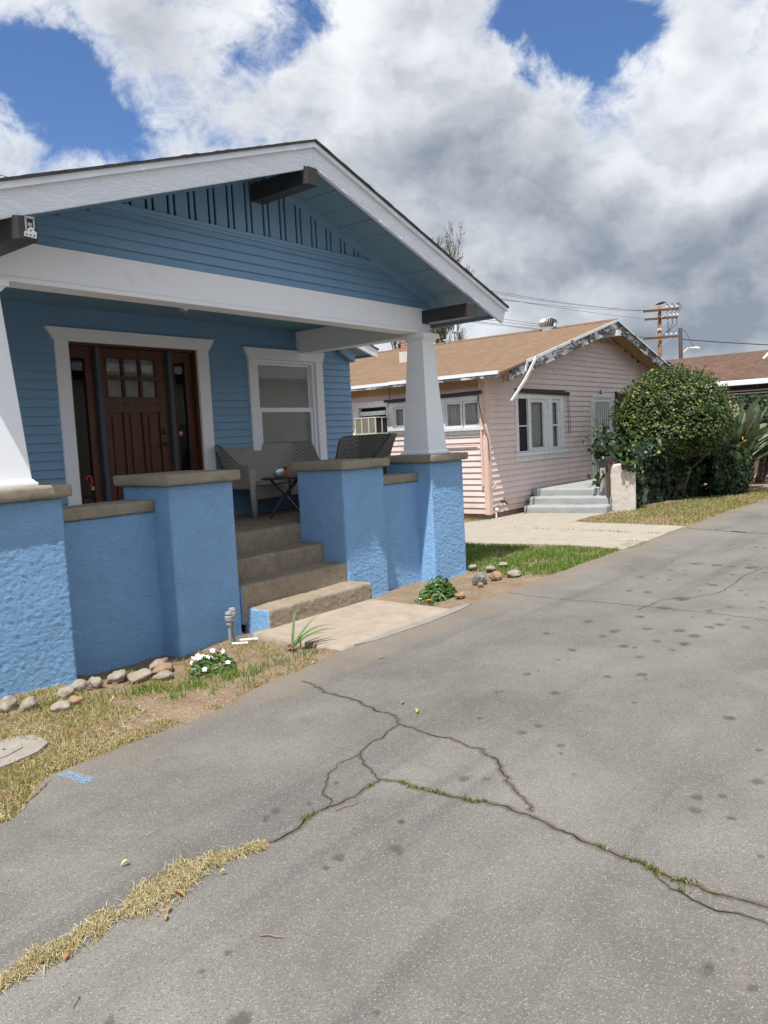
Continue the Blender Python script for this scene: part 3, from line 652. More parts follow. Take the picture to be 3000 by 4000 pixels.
def make_drive():
    mb = MB()
    # the sheet, with a ragged edge on the house side and a thin broken rim
    xs = np.concatenate([[-70, -30, -14, -8], np.arange(-5, 14, .06), [15, 18, 24, 40, 70]])
    top = [(x, edge_y(x), 0) for x in xs]; far = [(x, -34, 0) for x in xs]
    for k in range(len(xs)-1):
        mb.quad(far[k], far[k+1], top[k+1], top[k])
        a, b = top[k], top[k+1]
        mb.quad(a, b, (b[0], b[1]+.012, -.05), (a[0], a[1]+.012, -.05))
    fade = {}
    # cracks: ragged ribbons lying in the surface
    for i, (k, L) in enumerate(CRACKS.items()):
        P = jag(L, .022, .020, i*3.1); wv = {'c2': .013, 'c1': .012, 'c7': .02, 'c4': .009, 'c3': .008, 'c3b': .007}.get(k, .006)
        V = [Vector(q) for q in P]; prev = None; z = .0016+.0001*i; zi = .0006+.00008*i
        for j, q in enumerate(V):
            d = V[min(j+1, len(V)-1)]-V[max(j-1, 0)]
            if d.length < 1e-6: continue
            n = Vector((-d.y, d.x)).normalized(); g = q*1.0
            w = wv*(.12+.85*fr_(g.x*9, g.y*9, i)**1.5+.7*max(0, mn.noise(Vector((g.x*2.3, g.y*2.3, i+5)))))
            l = w*(.25+.5*fr_(g.x*15, g.y*15, i+1)); r = w-l; wd = wv*(1.8+2.4*fr_(g.x*3, g.y*3, i+2))
            c0 = len(mb.v); mb.v += [(*(q-n*l), z), (*(q+n*r), z), (*(q-n*wd), zi), (*q, zi), (*(q+n*wd), zi)]; fade[c0+3] = 1.
            if prev is not None:
                mo = 2 if (k in ('c2', 'c1', 'c7', 'c4') and mn.noise(Vector((g.x*1.6, g.y*1.6, 4+i))) > .08) else 1
                mb.f += [(prev, c0, c0+1, prev+1), (prev+2, c0+2, c0+3, prev+3), (prev+3, c0+3, c0+4, prev+4)]; mb.m += [mo, 5, 5]
            prev = c0
    # oil drips
    for i, (x, y, r) in enumerate(STAINS):
        lobes = [(x, y, r)] + ([(x+random.uniform(-1, 1)*r, y+random.uniform(-1, 1)*r, r*.55)] if random.random() < .35 else [])
        for (x_, y_, r_) in lobes:
            z = .0045+.00012*(i % 30)+(.004 if r_ != r else 0); n = 22; c = len(mb.v); ph = random.uniform(0, 99)
            mb.v.append((x_, y_, z)); fade[c] = random.uniform(.62, 1.15)
            for j in range(n):
                t = 2*math.pi*j/n; rr = r_*1.25*(1+.42*mn.fractal(Vector((math.cos(t)*1.3, math.sin(t)*1.3, ph)), 1, 2, 3))
                mb.v.append((x_+rr*math.cos(t), y_+rr*math.sin(t)*.95, z)); fade[len(mb.v)-1] = 0.
            for j in range(n): mb.f.append((c, c+1+j, c+1+(j+1) % n)); mb.m.append(3)
    # a brush-stroke of house paint near the edge
    mb.quad((-2.755, -1.335, .0035), (-2.69, -1.35, .0035), (-2.655, -1.56, .0035), (-2.73, -1.575, .0035), 4)
    o = build('asphalt_drive', mb.v, mb.f, mb.m, ['asphalt', 'crack_dark', 'crack_moss', 'oil_stain', 'blue_splash', 'crack_dirt'], fix=False)
    at = o.data.attributes.new('fade', 'FLOAT', 'POINT')
    at.data.foreach_set('value', [fade.get(i, 0.) for i in range(len(mb.v))])
    struct(o, 'cracked grey asphalt drive with oil drips', 'drive')
make_drive()
def make_walks():
    # landing slab in front of the steps
    o = rough_box('landing_slab', (-.17, 1.46, -1.03, .06, -.13, .012), .06, .003, .012, 'slab_concrete', None, 9, 3, ridge=False); struct(o, 'tan concrete slab at the foot of the steps', 'path')
    mb = MB(); mb.prism([(-.02, -1.034), (1.5, -.99), (1.75, -1.05), (1.5, -1.10), (.9, -1.13), (.2, -1.10)], 'Z', -.06, .007)
    struct(mb.build('gutter_strip', 'strip_concrete'), 'grey cement strip between slab and drive', 'path')
    # front walk of the pink house
    mb = MB()
    L = [(5.36, 1.345), (5.60, .50), (5.72, -.30), (5.62, -1.06), (6.45, -1.07), (6.26, -.564), (6.17, .581), (5.93, 1.71), (5.3, 4), (4.75, 4)]
    mb.prism(L, 'Z', -.08, .008)
    mb.prism([(5.945, 1.71), (6.185, .581), (6.275, -.564), (6.47, -1.075), (7.33, -1.06), (7.30, -.241), (7.245, .788), (7.19, 1.646), (6.6, 4), (5.32, 4)], 'Z', -.08, .010)
    mb.prism([(7.215, 1.646), (7.275, .788), (7.335, -.241), (7.36, -1.04), (8.29, -1.05), (8.36, -.4), (8.33, .7), (8.45, 1.0), (9.3, 1.06), (10.1, .95), (10.3, 1.1), (10.3, 2.72), (8.55, 2.72), (7.5, 2.9), (6.9, 4), (6.63, 4)], 'Z', -.08, .009)
    struct(mb.build('concrete_walk', 'walk_concrete', bevel=.006), 'pale concrete walk leading to the blue porch steps', 'path')
make_walks()
# ------------------------------------------------------------------ the blue bungalow
XR = .643
def zt(x): return 4.366-.3374*abs(x-XR)
def make_blue_house():
    H = empty('blue_house', (.8, 2.5, 0), 'blue clapboard bungalow with white tapered porch columns and stucco piers', 'house')
    # piers and caps
    def cap_pier(cx, cy, seed, zb=-.14):
        h = .345
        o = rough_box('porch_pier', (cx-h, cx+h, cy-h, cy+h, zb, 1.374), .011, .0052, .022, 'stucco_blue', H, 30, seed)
        c = .40
        rough_box('pier_cap', (cx-c, cx+c, cy-c, cy+c, 1.3725, 1.466), .022, .0035, .014, 'cap_concrete', o, 9, seed+20, ridge=False)
    cap_pier(-2.13, .49, 1); cap_pier(-.425, .63, 2); cap_pier(1.76, .63, 3); cap_pier(3.165, .49, 4)
    for i, (x0, x1, y0, y1) in enumerate([(-1.82, -.74, .52, .82), (2.07, 2.85, .36, .64)]):
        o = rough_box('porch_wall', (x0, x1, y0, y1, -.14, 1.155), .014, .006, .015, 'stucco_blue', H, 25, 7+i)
        rough_box('wall_cap', (x0+.02, x1-.03, y0-.022, y1+.02, 1.1535, 1.256), .022, .003, .01, 'cap_concrete', o, 9, 27+i, ridge=False)
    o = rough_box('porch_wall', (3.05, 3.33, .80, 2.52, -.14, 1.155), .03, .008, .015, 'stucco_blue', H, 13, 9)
    rough_box('wall_cap', (3.03, 3.35, .88, 2.5, 1.1535, 1.23), .03, .003, .01, 'cap_concrete', o, 9, 29, ridge=False)
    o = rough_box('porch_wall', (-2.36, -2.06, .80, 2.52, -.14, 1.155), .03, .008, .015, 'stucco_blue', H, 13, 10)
    rough_box('wall_cap', (-2.38, -2.04, .88, 2.5, 1.1535, 1.23), .03, .003, .01, 'cap_concrete', o, 9, 30, ridge=False)
    # floor and steps
    rough_box('porch_floor', (-1.9, 3.07, .965, 2.56, .1, .785), .045, .004, .022, 'step_concrete', H, 12, 40, ridge=False)
    def blueflank(f): return 1 if abs(f.normal.x) > .8 else 0
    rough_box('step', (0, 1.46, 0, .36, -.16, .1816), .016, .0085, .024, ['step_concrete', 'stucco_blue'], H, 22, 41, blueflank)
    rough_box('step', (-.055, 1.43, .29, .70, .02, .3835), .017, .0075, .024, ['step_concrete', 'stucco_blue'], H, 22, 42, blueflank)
    rough_box('step', (-.085, 1.43, .62, 1.05, .2, .5774), .018, .0065, .024, 'step_concrete', H, 22, 43)
    # columns
    for cx, cy in ((-2.12, .475), (3.176, .475)):
        m = MB(); m.frustum(cx, cy, 1.50, 2.845, .193, .116); col = m.build('column', 'trim_white', H, bevel=.006)
        m = MB(); m.box(cx-.222, cx+.222, cy-.222, cy+.222, 1.4645, 1.489); m.frustum(cx, cy, 1.489, 1.512, .214, .196); m.build('base', 'trim_white', col, bevel=.004)
        m = MB(); m.frustum(cx, cy, 2.838, 2.872, .124, .150); m.box(cx-.168, cx+.168, cy-.168, cy+.168, 2.872, 2.928); m.build('capital', 'trim_white', col, bevel=.005)
    # beams
    m = MB(); m.box(-2.32, 3.292, .40, .60, 2.968, 3.225); m.box(-2.32, 3.292, .391, .602, 2.929, 2.966); m.build('front_beam', 'trim_white', H, bevel=.003)
    m = MB(); m.box(3.085, 3.285, .604, 2.53, 2.915, 3.20); m.box(3.08, 3.29, .604, 2.53, 2.905, 2.942); m.build('side_beam', 'trim_white', H)
    m = MB(); m.box(-2.22, -2.02, .604, 2.53, 2.915, 3.20); m.build('side_beam', 'trim_white', H)
    # ceiling of planks
    m = MB()
    for k in range(20): m.box(-2.02, 3.083, .606+.0963*k, .606+.0963*(k+1)-.003, 3.212, 3.24)
    m.box(-2.02, 3.083, .606, 2.53, 3.242, 3.26)
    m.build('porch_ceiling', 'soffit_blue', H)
    # front wall
    m = MB()
    holes = [(-.40, 1.47, .7, 2.93), (2.22, 3.50, 1.36, 2.88)]
    lap_siding(m, 'Y', 2.54, -3.55, 4.185, .79, 3.30, .0918, -1, holes, .019)
    m.box(-3.55, -.36, 2.541, 2.60, 0, 3.3); m.box(1.42, 2.24, 2.541, 2.60, 0, 3.3); m.box(3.48, 4.17, 2.541, 2.60, 0, 3.3)
    m.box(-.36, 1.42, 2.541, 2.60, 2.90, 3.3); m.box(2.24, 3.48, 2.541, 2.60, 2.85, 3.3); m.box(2.24, 3.48, 2.541, 2.60, 0, 1.38); m.box(-.36, 1.42, 2.541, 2.60, 0, .78)
    lap_siding(m, 'X', 4.17, 2.535, 8.8, .1, 2.98, .0918, 1, (), .019)
    m.box(-3.55, 4.165, 8.75, 8.8, 0, 3.0); m.box(-3.55, -3.5, 2.6, 8.75, 0, 3.0)
    m.build('front_wall', 'siding_blue', H)
    # gable
    m = MB(); lap_siding(m, 'Y', .452, -2.5, 3.72, 3.226, 3.64, .0838, -1, (), .018, ztop=lambda x: zt(x)-.09)
    m.prism([(-2.68, 3.226), (3.96, 3.226), (XR, zt(XR)-.07)], 'Y', .498, .52)
    m.build('gable_wall', 'siding_blue', H)
    m = MB()
    zl = 3.668
    for k in range(-9, 10):
        c = .2385+.22*k
        for a, b in ((c-.020, c+.020), (c+.046, c+.174)):
            ta, tb = zt(a)-.086, zt(b)-.086
            if min(ta, tb) < zl+.01: continue
            poly = [(a, zl), (b, zl), (b, tb)] + ([(XR, zt(XR)-.086)] if a < XR < b else []) + [(a, ta)]
            m.prism(poly, 'Y', .440, .458)
    vent = m.build('gable_vent', 'siding_blue', H)
    m = MB(); m.prism([(-1.4, 3.66), (2.7, 3.66), (XR, zt(XR)-.08)], 'Y', .472, .478); m.build('recess', 'shadow_gap', vent)
    m = MB(); m.box(-1.36, 2.62, .418, .455, 3.636, 3.668); m.box(-1.33, 2.6, .428, .455, 3.612, 3.6355); m.build('gable_trim', 'siding_blue', H)
    for s in (-1, 1):
        m = MB(); P = lambda d, o: (XR+s*d, zt(XR+s*d)-o)
        m.prism([P(.02, .088), P(2.9, .088), P(2.9, .165), P(.02, .165)], 'Y', .395, .4375); m.build('gable_trim', 'siding_blue', H)
    # roof
    m = MB()
    def slab(x0, x1, o0, o1, y0, y1, mi=0): m.prism([(x0, zt(x0)-o0), (x1, zt(x1)-o0), (x1, zt(x1)-o1), (x0, zt(x0)-o1)], 'Y', y0, y1, mi)
    slab(XR, 4.0, .012, .062, -.225, 2.0, 1); slab(-2.62, XR, .012, .062, -.225, 2.0, 1)
    slab(XR, 4.0, .012, .062, 2.002, 9.2, 1); slab(4.0, 4.60, .012, .062, 2.36, 9.2, 1); slab(-3.6, XR, .012, .062, 2.002, 9.2, 1)
    # shingle skin with a slightly ragged rake edge
    for s, xe, y0, y1 in ((1, 4.012, -.302, 2.0), (-1, 2*XR+2.63, -.302, 2.0), (1, 4.012, 2.002, 9.25), (1, 4.615, 2.30, 9.25), (-1, 4.9, 2.002, 9.25)):
        x1 = xe if s > 0 else 2*XR-xe
        n = 60; last = None
        for k in range(n+1):
            x = XR+(x1-XR)*k/n; yy = y0+.012*mn.noise(Vector((x*7, s, 1))); dz = .004+.009*abs(mn.noise(Vector((x*9, s, 5))))
            cur = ((x, yy, zt(x)+dz+.006), (x, y1, zt(x)+dz+.006), (x, yy, zt(x)-.008), (x, y1, zt(x)-.008))
            if last:
                m.quad(last[0], cur[0], cur[1], last[1]); m.quad(last[2], cur[2], cur[0], last[0]); m.quad(last[3], cur[3], cur[2], last[2])
            last = cur
        m.quad(last[2], last[3], last[1], last[0])
    m.build('roof', ['shingle_dark', 'shadow_gap'], H)
    m = MB()
    def planks(x0, x1, y0, y1):
        s = 1 if x1 > x0 else -1; w = .262; x = x0
        while s*(x1-x) > .01:
            xb = x+s*w if s*(x1-x) > w else x1
            a, b = x, xb-s*.007
            j = .004*random.random()
            m.prism([(a, zt(a)-.064-j), (b, zt(b)-.064-j), (b, zt(b)-.085-j), (a, zt(a)-.085-j)], 'Y', y0, y1); x = xb
    planks(XR+.004, 3.97, -.22, 2.0); planks(XR-.004, -2.6, -.22, 2.0); planks(3.2, 4.0, 2.003, 9.15); planks(4.003, 4.58, 2.36, 9.15); planks(-1.9, -3.58, 2.003, 9.15)
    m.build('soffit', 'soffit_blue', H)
    for s, xe in ((1, 3.983), (-1, 2*XR+2.6)):
        P = lambda d, o: (XR+s*d, 4.366-.3374*d-o)
        d = xe-XR
        m = MB(); m.prism([P(.0015, .05), P(d, .05), P(d-.068, .228), P(.0015, .228)], 'Y', -.262, -.224); m.build('fascia', 'fascia_white', H, bevel=.003)
        m = MB(); d2 = d+.022
        m.prism([P(.0005, -.003), P(d2, -.003), P(d2, .052), P(.0005, .052)], 'Y', -.283, -.272)
        m.prism([P(.0005, -.003), P(d2, -.003), P(d2, .008), P(.0005, .008)], 'Y', -.272, -.19)
        m.prism([P(.0005, .046), P(d2, .046), P(d2, .0535), P(.0005, .0535)], 'Y', -.291, -.263)
        m.build('drip_edge', 'metal_white', H)
    # eave of the porch roof and the lower main roof beyond
    m = MB(); m.prism([(3.985, zt(3.985)-.012), (4.004, zt(4.0)-.012), (4.004, zt(4.0)-.115), (3.985, zt(4)-.115)], 'Y', -.218, 2.0); m.build('eave_board', 'soffit_blue', H)
    m = MB(); m.prism([(4.585, zt(4.585)-.012), (4.605, zt(4.60)-.012), (4.605, zt(4.60)-.10), (4.585, zt(4.60)-.10)], 'Y', 2.365, 9.15); m.build('eave_board', 'soffit_blue', H)
    m = MB(); m.prism([(4.01, zt(4.01)-.01), (4.615, zt(4.615)-.01), (4.585, zt(4.615)-.12), (4.01, zt(4.01)-.16)], 'Y', 2.315, 2.355); m.build('fascia', 'metal_white', H)
    m = MB(); m.prism([(3.90, 2.97), (4.20, 2.83), (4.225, 2.875), (4.225, 2.97), (3.90, 3.06)], 'Y', 2.44, 2.515); m.build('eave_bracket', 'siding_blue', H, bevel=.004)
    m = MB(); m.prism([(3.30, 3.02), (3.34, 3.02), (3.62, 3.30), (3.58, 3.30)], 'Y', .9, .96); m.build('eave_bracket', 'soffit_blue', H)
    # outlooker beams
    for x0, x1, z0, z1 in ((3.121, 3.285, 3.046, 3.2), (.497, .648, 3.968, 4.122), (-2.185, -2.035, 3.05, 3.2)):
        m = MB(); c = .028
        m.prism([(x0, -.255), (x0+c, -.292), (x1, -.292), (x1, .44), (x0, .44)], 'Z', z0, z1); b = m.build('outlooker', 'black_paint', H, bevel=.004)
        if x0 < -1:
            m = MB()
            P = [(-2.128, 3.072), (-2.05, 3.066), (-2.044, 3.105), (-2.066, 3.118), (-2.062, 3.128), (-2.085, 3.136), (-2.098, 3.122), (-2.125, 3.10)]
            m.prism(P, 'Y', -.300, -.2935); pl = m.build('bracket_plate', 'galv', b)
            m = MB()
            for q in ((-2.112, 3.085), (-2.088, 3.083), (-2.064, 3.082), (-2.083, 3.112)): m.lathe((q[0], -.3015, q[1]), [(.006, 0), (.006, .003)], 8, 0, 'Y')
            m.build('screw', 'black_paint', pl)
            m = MB(); m.box(-2.115, -2.106, -.3, -.2935, 3.105, 3.19); m.box(-2.062, -2.053, -.3, -.2935, 3.125, 3.19); m.box(-2.115, -2.053, -.3, -.2935, 3.186, 3.2); m.box(-2.099, -2.072, -.298, -.2935, 3.14, 3.16); m.build('bracket_plate', 'pipe_grey', b)
    # ceiling light
    m = MB(); m.lathe((.33, 1.35, 0), [(.075, 3.212), (.078, 3.19), (.055, 3.175), (.055, 3.15), (.062, 3.14)], 20); lt = m.build('ceiling_light', 'brass', H, smooth=False)
    m = MB(); m.lathe((.33, 1.35, 0), [(.052, 3.15), (.06, 3.12), (.05, 3.085), (.03, 3.06), (.01, 3.045)], 16); m.build('lamp_shade', 'glass_bowl', lt, smooth=True)
    # ---- entrance
    D = MB()
    y0, y1 = 2.497, 2.56
    D.box(-.444, -.30, y0, y1, .787, 2.853); D.box(1.366, 1.529, y0, y1, .787, 2.853)
    D.prism([(-.444, 2.8545), (1.529, 2.8545), (1.625, 2.993), (-.535, 2.993)], 'Y', y0-.012, y1)
    D.build('door_casing', 'trim_white', H, bevel=.003)
    m = MB(); m.box(-.2995, -.27, 2.535, 2.70, .787, 2.851); m.box(1.336, 1.3655, 2.535, 2.70, .787, 2.851); m.box(-.27, 1.336, 2.535, 2.70, 2.826, 2.852); m.box(-.27, 1.336, 2.50, 2.70, .787, .81)
    m.build('door_frame', 'door_wood', H)
    m = MB(); m.box(-.35, 1.42, 2.72, 2.74, .78, 2.9); m.build('entry_backing', 'inside_dark', H)
    for x0, x1 in ((.030, .082), (.963, 1.015)):
        m = MB(); m.box(x0, x1, 2.545, 2.66, .811, 2.825); m.build('mullion', 'post_grey', H, bevel=.004)
    for x0, x1, g0, g1 in ((-.268, .028, -.232, -.076), (1.017, 1.334, 1.082, 1.232)):
        m = MB(); y = 2.605
        m.box(x0, g0, y, y+.045, .812, 2.824); m.box(g1, x1, y, y+.045, .812, 2.824); m.box(g0, g1, y, y+.045, 2.70, 2.824); m.box(g0, g1, y, y+.045, .812, .96)
        for a, b, c, d in ((g0-.012, g0, .95, 2.71), (g1, g1+.012, .95, 2.71), (g0, g1, 2.70, 2.712), (g0, g1, .948, .96)): m.box(a, b, y-.008, y-.0005, c, d)
        sd = m.build('sidelight', 'door_wood', H)
        m = MB(); m.box(g0-.005, g1+.005, y+.02, y+.026, .955, 2.705)
        m.prism([(g0, 2.62), (g1, 2.62), (g1, 2.632), (g0, 2.632)], 'Y', y+.014, y+.0195)
        m.build('pane', 'glass_dark', sd)
        if x0 > 1:
            m = MB(); m.lathe((1.128, y+.0165, 1.86), [(.034, 0), (.034, .003)], 20, 0, 'Y'); st = m.build('sticker', 'red_plastic', sd)
            m = MB(); m.box(1.116, 1.121, y+.014, y+.016, 1.842, 1.878); m.box(1.133, 1.138, y+.014, y+.016, 1.842, 1.878); m.box(1.121, 1.133, y+.014, y+.016, 1.858, 1.863); m.build('sticker_mark', 'trim_white', st)
    m = MB(); y = 2.60; X0, X1 = .084, .961
    gx = [(.178, .372), (.402, .593), (.623, .812)]; gz_ = [(2.285, 2.478), (2.522, 2.714)]
    def frame(xs, zs, X0, X1, Z0, Z1, y, yb):
        """solid door leaf between openings"""
        xe = [X0] + [v for a in xs for v in a] + [X1]; ze = [Z0] + [v for a in zs for v in a] + [Z1]
        for i in range(len(xe)-1):
            for j in range(len(ze)-1):
                if i % 2 and j % 2: continue
                m.box(xe[i], xe[i+1], y, yb, ze[j], ze[j+1])
    frame(gx, gz_, X0, X1, 2.20, 2.822, y, y+.045)
    px_ = [(.182, .352), (.415, .60), (.655, .832)]
    frame(px_, [(1.02, 2.112)], X0, X1, .812, 2.1995, y, y+.045)
    for a, b in px_:
        m.box(a, b, y+.022, y+.04, 1.02, 2.112); m.box(a+.028, b-.028, y+.008, y+.0215, 1.05, 2.082)
    for a, b in gx:
        for c, d in gz_:
            for q in ((a-.012, a, c-.012, d+.012), (b, b+.012, c-.012, d+.012), (a, b, d, d+.012), (a, b, c-.012, c)): m.box(q[0], q[1], y-.008, y-.0005, q[2], q[3])
    door = m.build('front_door', 'door_wood', H, bevel=.002)
    m = MB()
    for a, b in gx:
        for c, d in gz_: m.box(a-.004, b+.004, y+.022, y+.028, c-.004, d+.004)
    m.build('pane', 'glass_clear', door)
    m = MB()
    for a, b in gx:
        for c, d in gz_: m.box(a-.004, b+.004, y+.034, y+.04, c-.004, d+.004)
    m.build('lace_curtain', 'lace', door)
    m = MB(); m.lathe((.885, y-.03, 1.885), [(.02, 0), (.032, .008), (.034, .028)], 18, 0, 'Y'); m.build('deadbolt', 'black_paint', door)
    m = MB(); m.lathe((.885, y-.018, 1.745), [(.022, 0), (.03, .006), (.03, .016)], 18, 0, 'Y'); m.tube([(.885, y-.018, 1.745), (.885, y-.055, 1.745), (.86, y-.06, 1.742), (.79, y-.055, 1.728)], [.011, .011, .012, .009], 8); m.build('handle', 'black_paint', door)
    # ---- window
    m = MB(); y0, y1 = 2.499, 2.56
    m.box(2.174, 2.30, y0, y1, 1.405, 2.797); m.box(3.42, 3.563, y0, y1, 1.405, 2.797); m.prism([(2.174, 2.7985), (3.563, 2.7985), (3.61, 2.941), (2.106, 2.941)], 'Y', y0-.012, y1)
    m.box(2.11, 3.62, y0-.03, y1, 1.365, 1.404)
    w = m.build('front_window', 'trim_white', H, bevel=.003)
    m = MB()
    y = 2.525
    m.box(2.3015, 2.345, y, 2.60, 1.406, 2.796); m.box(3.36, 3.4185, y, 2.60, 1.406, 2.796); m.box(2.345, 3.36, y, 2.60, 2.765, 2.796); m.box(2.345, 3.36, y, 2.60, 1.406, 1.45)
    y = 2.545
    m.box(2.3455, 2.385, y+.025, y+.05, 1.452, 2.763); m.box(3.315, 3.3595, y+.025, y+.05, 1.452, 2.763); m.box(2.385, 3.315, y+.025, y+.05, 2.733, 2.763)
    m.box(2.346, 3.359, y, y+.05, 2.105, 2.165); m.box(2.346, 2.385, y, y+.024, 1.452, 2.105); m.box(3.315, 3.359, y, y+.024, 1.452, 2.105); m.box(2.385, 3.315, y, y+.024, 1.452, 1.50)
    m.build('sash', 'trim_white', w)
    m = MB(); m.box(2.38, 3.32, 2.578, 2.582, 2.16, 2.74); m.box(2.38, 3.32, 2.556, 2.56, 1.49, 2.11); m.build('pane', 'glass_clear', w)
    m = MB(); m.box(2.35, 3.35, 2.590, 2.594, 1.66, 2.77); m.build('blind', 'blind_slats', w)
    m = MB(); m.box(2.2, 3.5, 2.70, 2.72, 1.35, 2.85); m.build('window_backing', 'inside_dark', w)
    return H
make_blue_house()
# ------------------------------------------------------------------ the pink bungalow
PX = 13.7
def zp(x): return 4.24-.258*abs(x-PX)
def rot_mesh(o, piv, ang):
    l = wloc(o.parent); p = Vector(piv)-l
    o.data.transform(Matrix.Translation(p) @ Matrix.Rotation(ang, 4, 'Z') @ Matrix.Translation(-p)); return o
def brick_mat():
    m, t, p, o = new_mat('chimney_brick'); co = obj_co(t)
    s = t.node('ShaderNodeSeparateXYZ'); t.put(s.inputs[0], co)
    cv = t.node('ShaderNodeCombineXYZ'); t.put(cv.inputs[0], t.math('ADD', s.outputs[0], s.outputs[1])); t.put(cv.inputs[1], s.outputs[2])
    b = t.node('ShaderNodeTexBrick'); t.put(b.inputs['Vector'], cv.outputs[0]); b.inputs['Scale'].default_value = 1; b.inputs['Brick Width'].default_value = .2; b.inputs['Row Height'].default_value = .07; b.inputs['Mortar Size'].default_value = .008
    b.inputs['Color1'].default_value = (.36, .15, .09, 1); b.inputs['Color2'].default_value = (.28, .12, .075, 1); b.inputs['Mortar'].default_value = (.35, .30, .26, 1)
    t.put(p.inputs['Base Color'], b.outputs['Color']); p.inputs['Roughness'].default_value = .9; bump(t, p, b.outputs['Fac'], -.6, .01)
brick_mat()
def make_pink_house():
    H = empty('pink_house', (11.5, 4, 0), 'weathered pale pink clapboard cottage with tan shingle roof and peeling bargeboards', 'house')
    HW = [(9.62, 11.75, 1.15, 2.46), (13.36, 14.46, .3, 2.44), (14.93, 18.2, .1, 2.56)]
    m = MB(); zlim = lambda x: zp(x)-.09
    lap_siding(m, 'Y', 2.80, 8.455, 18.95, .10, 2.70, .118, -1, HW, .023, joint=1)
    lap_siding(m, 'Y', 2.80, 8.3, 19.1, 2.696, 4.2, .118, -1, (), .023, ztop=zlim, joint=1)
    m.box(8.47, 9.63, 2.806, 2.86, .1, 2.70); m.box(9.63, 11.74, 2.806, 2.86, .1, 1.15); m.box(11.74, 13.37, 2.806, 2.86, .1, 2.449)
    m.box(9.63, 14.95, 2.806, 2.86, 2.45, 2.70); m.box(14.45, 14.95, 2.806, 2.86, .1, 2.45)
    m.prism([(8.45, 2.70), (18.95, 2.70), (PX, 4.13)], 'Y', 2.806, 2.86)
    m.box(14.90, 14.95, 2.86, 4.2, .1, 2.6); lap_siding(m, 'Y', 4.2, 14.9, 18.95, .4, 2.6, .118, -1, (), .023)
    m.build('front_wall', 'siding_pink', H)
    SW = [(2.97, 3.73, 1.80, 2.36), (4.42, 5.0, 1.85, 2.36), (5.23, 6.02, 1.78, 2.36)]
    m = MB(); lap_siding(m, 'X', 8.447, 2.83, 10.6, .10, 2.80, .118, -1, SW, .023, joint=1)
    m.box(8.453, 8.50, 2.83, 10.6, .1, 1.80); m.box(8.453, 8.50, 2.83, 10.6, 2.36, 2.8); m.box(8.453, 8.5, 2.83, 2.98, 1.8, 2.36); m.box(8.453, 8.5, 3.72, 4.43, 1.8, 2.36); m.box(8.453, 8.5, 4.99, 5.24, 1.8, 2.36); m.box(8.453, 8.5, 6.01, 10.6, 1.8, 2.36)
    m.box(8.5, 18.9, 10.56, 10.6, .1, 2.8); m.box(18.9, 18.95, 2.9, 10.6, .1, 2.8)
    m.build('side_wall', 'siding_pink', H)
    m = MB(); m.box(8.475, 14.95, 2.83, 2.9, -.06, .104); m.box(8.475, 8.55, 2.9, 10.6, -.06, .104)
    m.build('foundation', 'foundation', H)
    m = MB(); m.box(8.425, 8.446, 2.775, 2.875, .08, 2.78); m.box(8.4465, 8.56, 2.772, 2.795, .08, 2.80); m.build('corner_board', 'pink_corner', H, bevel=.003)
    # roof
    m = MB()
    for s in (1, -1):
        xe = PX-s*5.63; n = 40
        yb = 10.85; last = None
        for k in range(n+1):
            x = PX+(xe-PX)*k/n; yy = 2.235+.012*mn.noise(Vector((x*3, s, 2))); dz = .006*mn.noise(Vector((x*4, s, 3)))
            if s == 1 and k > 33: yy += .05*abs(mn.noise(Vector((x*4, 2, 2))))
            cur = ((x, yy, zp(x)+.012+dz), (x, yb, zp(x)+.012+dz), (x, yy, zp(x)-.03), (x, yb, zp(x)-.03))
            if last: m.quad(last[0], cur[0], cur[1], last[1]); m.quad(last[2], cur[2], cur[0], last[0]); m.quad(last[2], last[3], cur[3], cur[2])
            last = cur
        m.quad(last[2], last[3], last[1], last[0])
    # ridge caps
    for k in range(34):
        y = 2.24+k*.253; m.prism([(PX-.13, zp(PX-.13)+.016), (PX, zp(PX)+.03), (PX+.13, zp(PX+.13)+.016), (PX+.13, zp(PX+.13)+.024), (PX, zp(PX)+.043), (PX-.13, zp(PX-.13)+.024)], 'Y', y, y+.26-.008*(k % 2))
    roof = m.build('roof', 'shingle_tan', H)
    m = MB()
    for s in (1, -1):
        for k in range(27):
            a = PX-s*(k*.21+.002); b = PX-s*min((k+1)*.21-.005, 5.6)
            m.prism([(a, zp(a)-.035), (b, zp(b)-.035), (b, zp(b)-.06), (a, zp(a)-.06)], 'Y', 2.30, 2.80)
    a, b = 8.09, 8.447; 
    for k in range(2): 
        x0 = 8.09+k*.20; x1 = x0+.194; m.prism([(x0, zp(x0)-.035), (x1, zp(x1)-.035), (x1, zp(x1)-.06), (x0, zp(x0)-.06)], 'Y', 2.80, 10.8)
    m.box(8.40, 8.4465, 2.88, 10.6, 2.60, 2.80)
    m.build('soffit', 'tan_soffit', H)
    for s in (1, -1):
        P = lambda d, o: (PX-s*d, 4.24-.258*d-o)
        m = MB(); m.prism([P(.002, .03), P(5.13, .03), P(5.255, .21), P(5.2, .235), P(.002, .245)], 'Y', 2.255, 2.298); m.build('bargeboard', 'peeling_white', H, bevel=.004)
    m = MB(); P = lambda d, o: (PX-d, 4.24-.258*d-o)
    m.prism([P(0, -.02), P(4.54, -.02), P(4.54, .038), P(0, .038)], 'Y', 2.232, 2.25)
    m.prism([P(4.54, -.02), (9.10, 3.05), (9.04, 2.86), (9.09, 2.85), (9.16, 3.04), P(4.47, .038)], 'Y', 2.230, 2.248)
    m.build('rake_flashing', 'pink_trim', H)
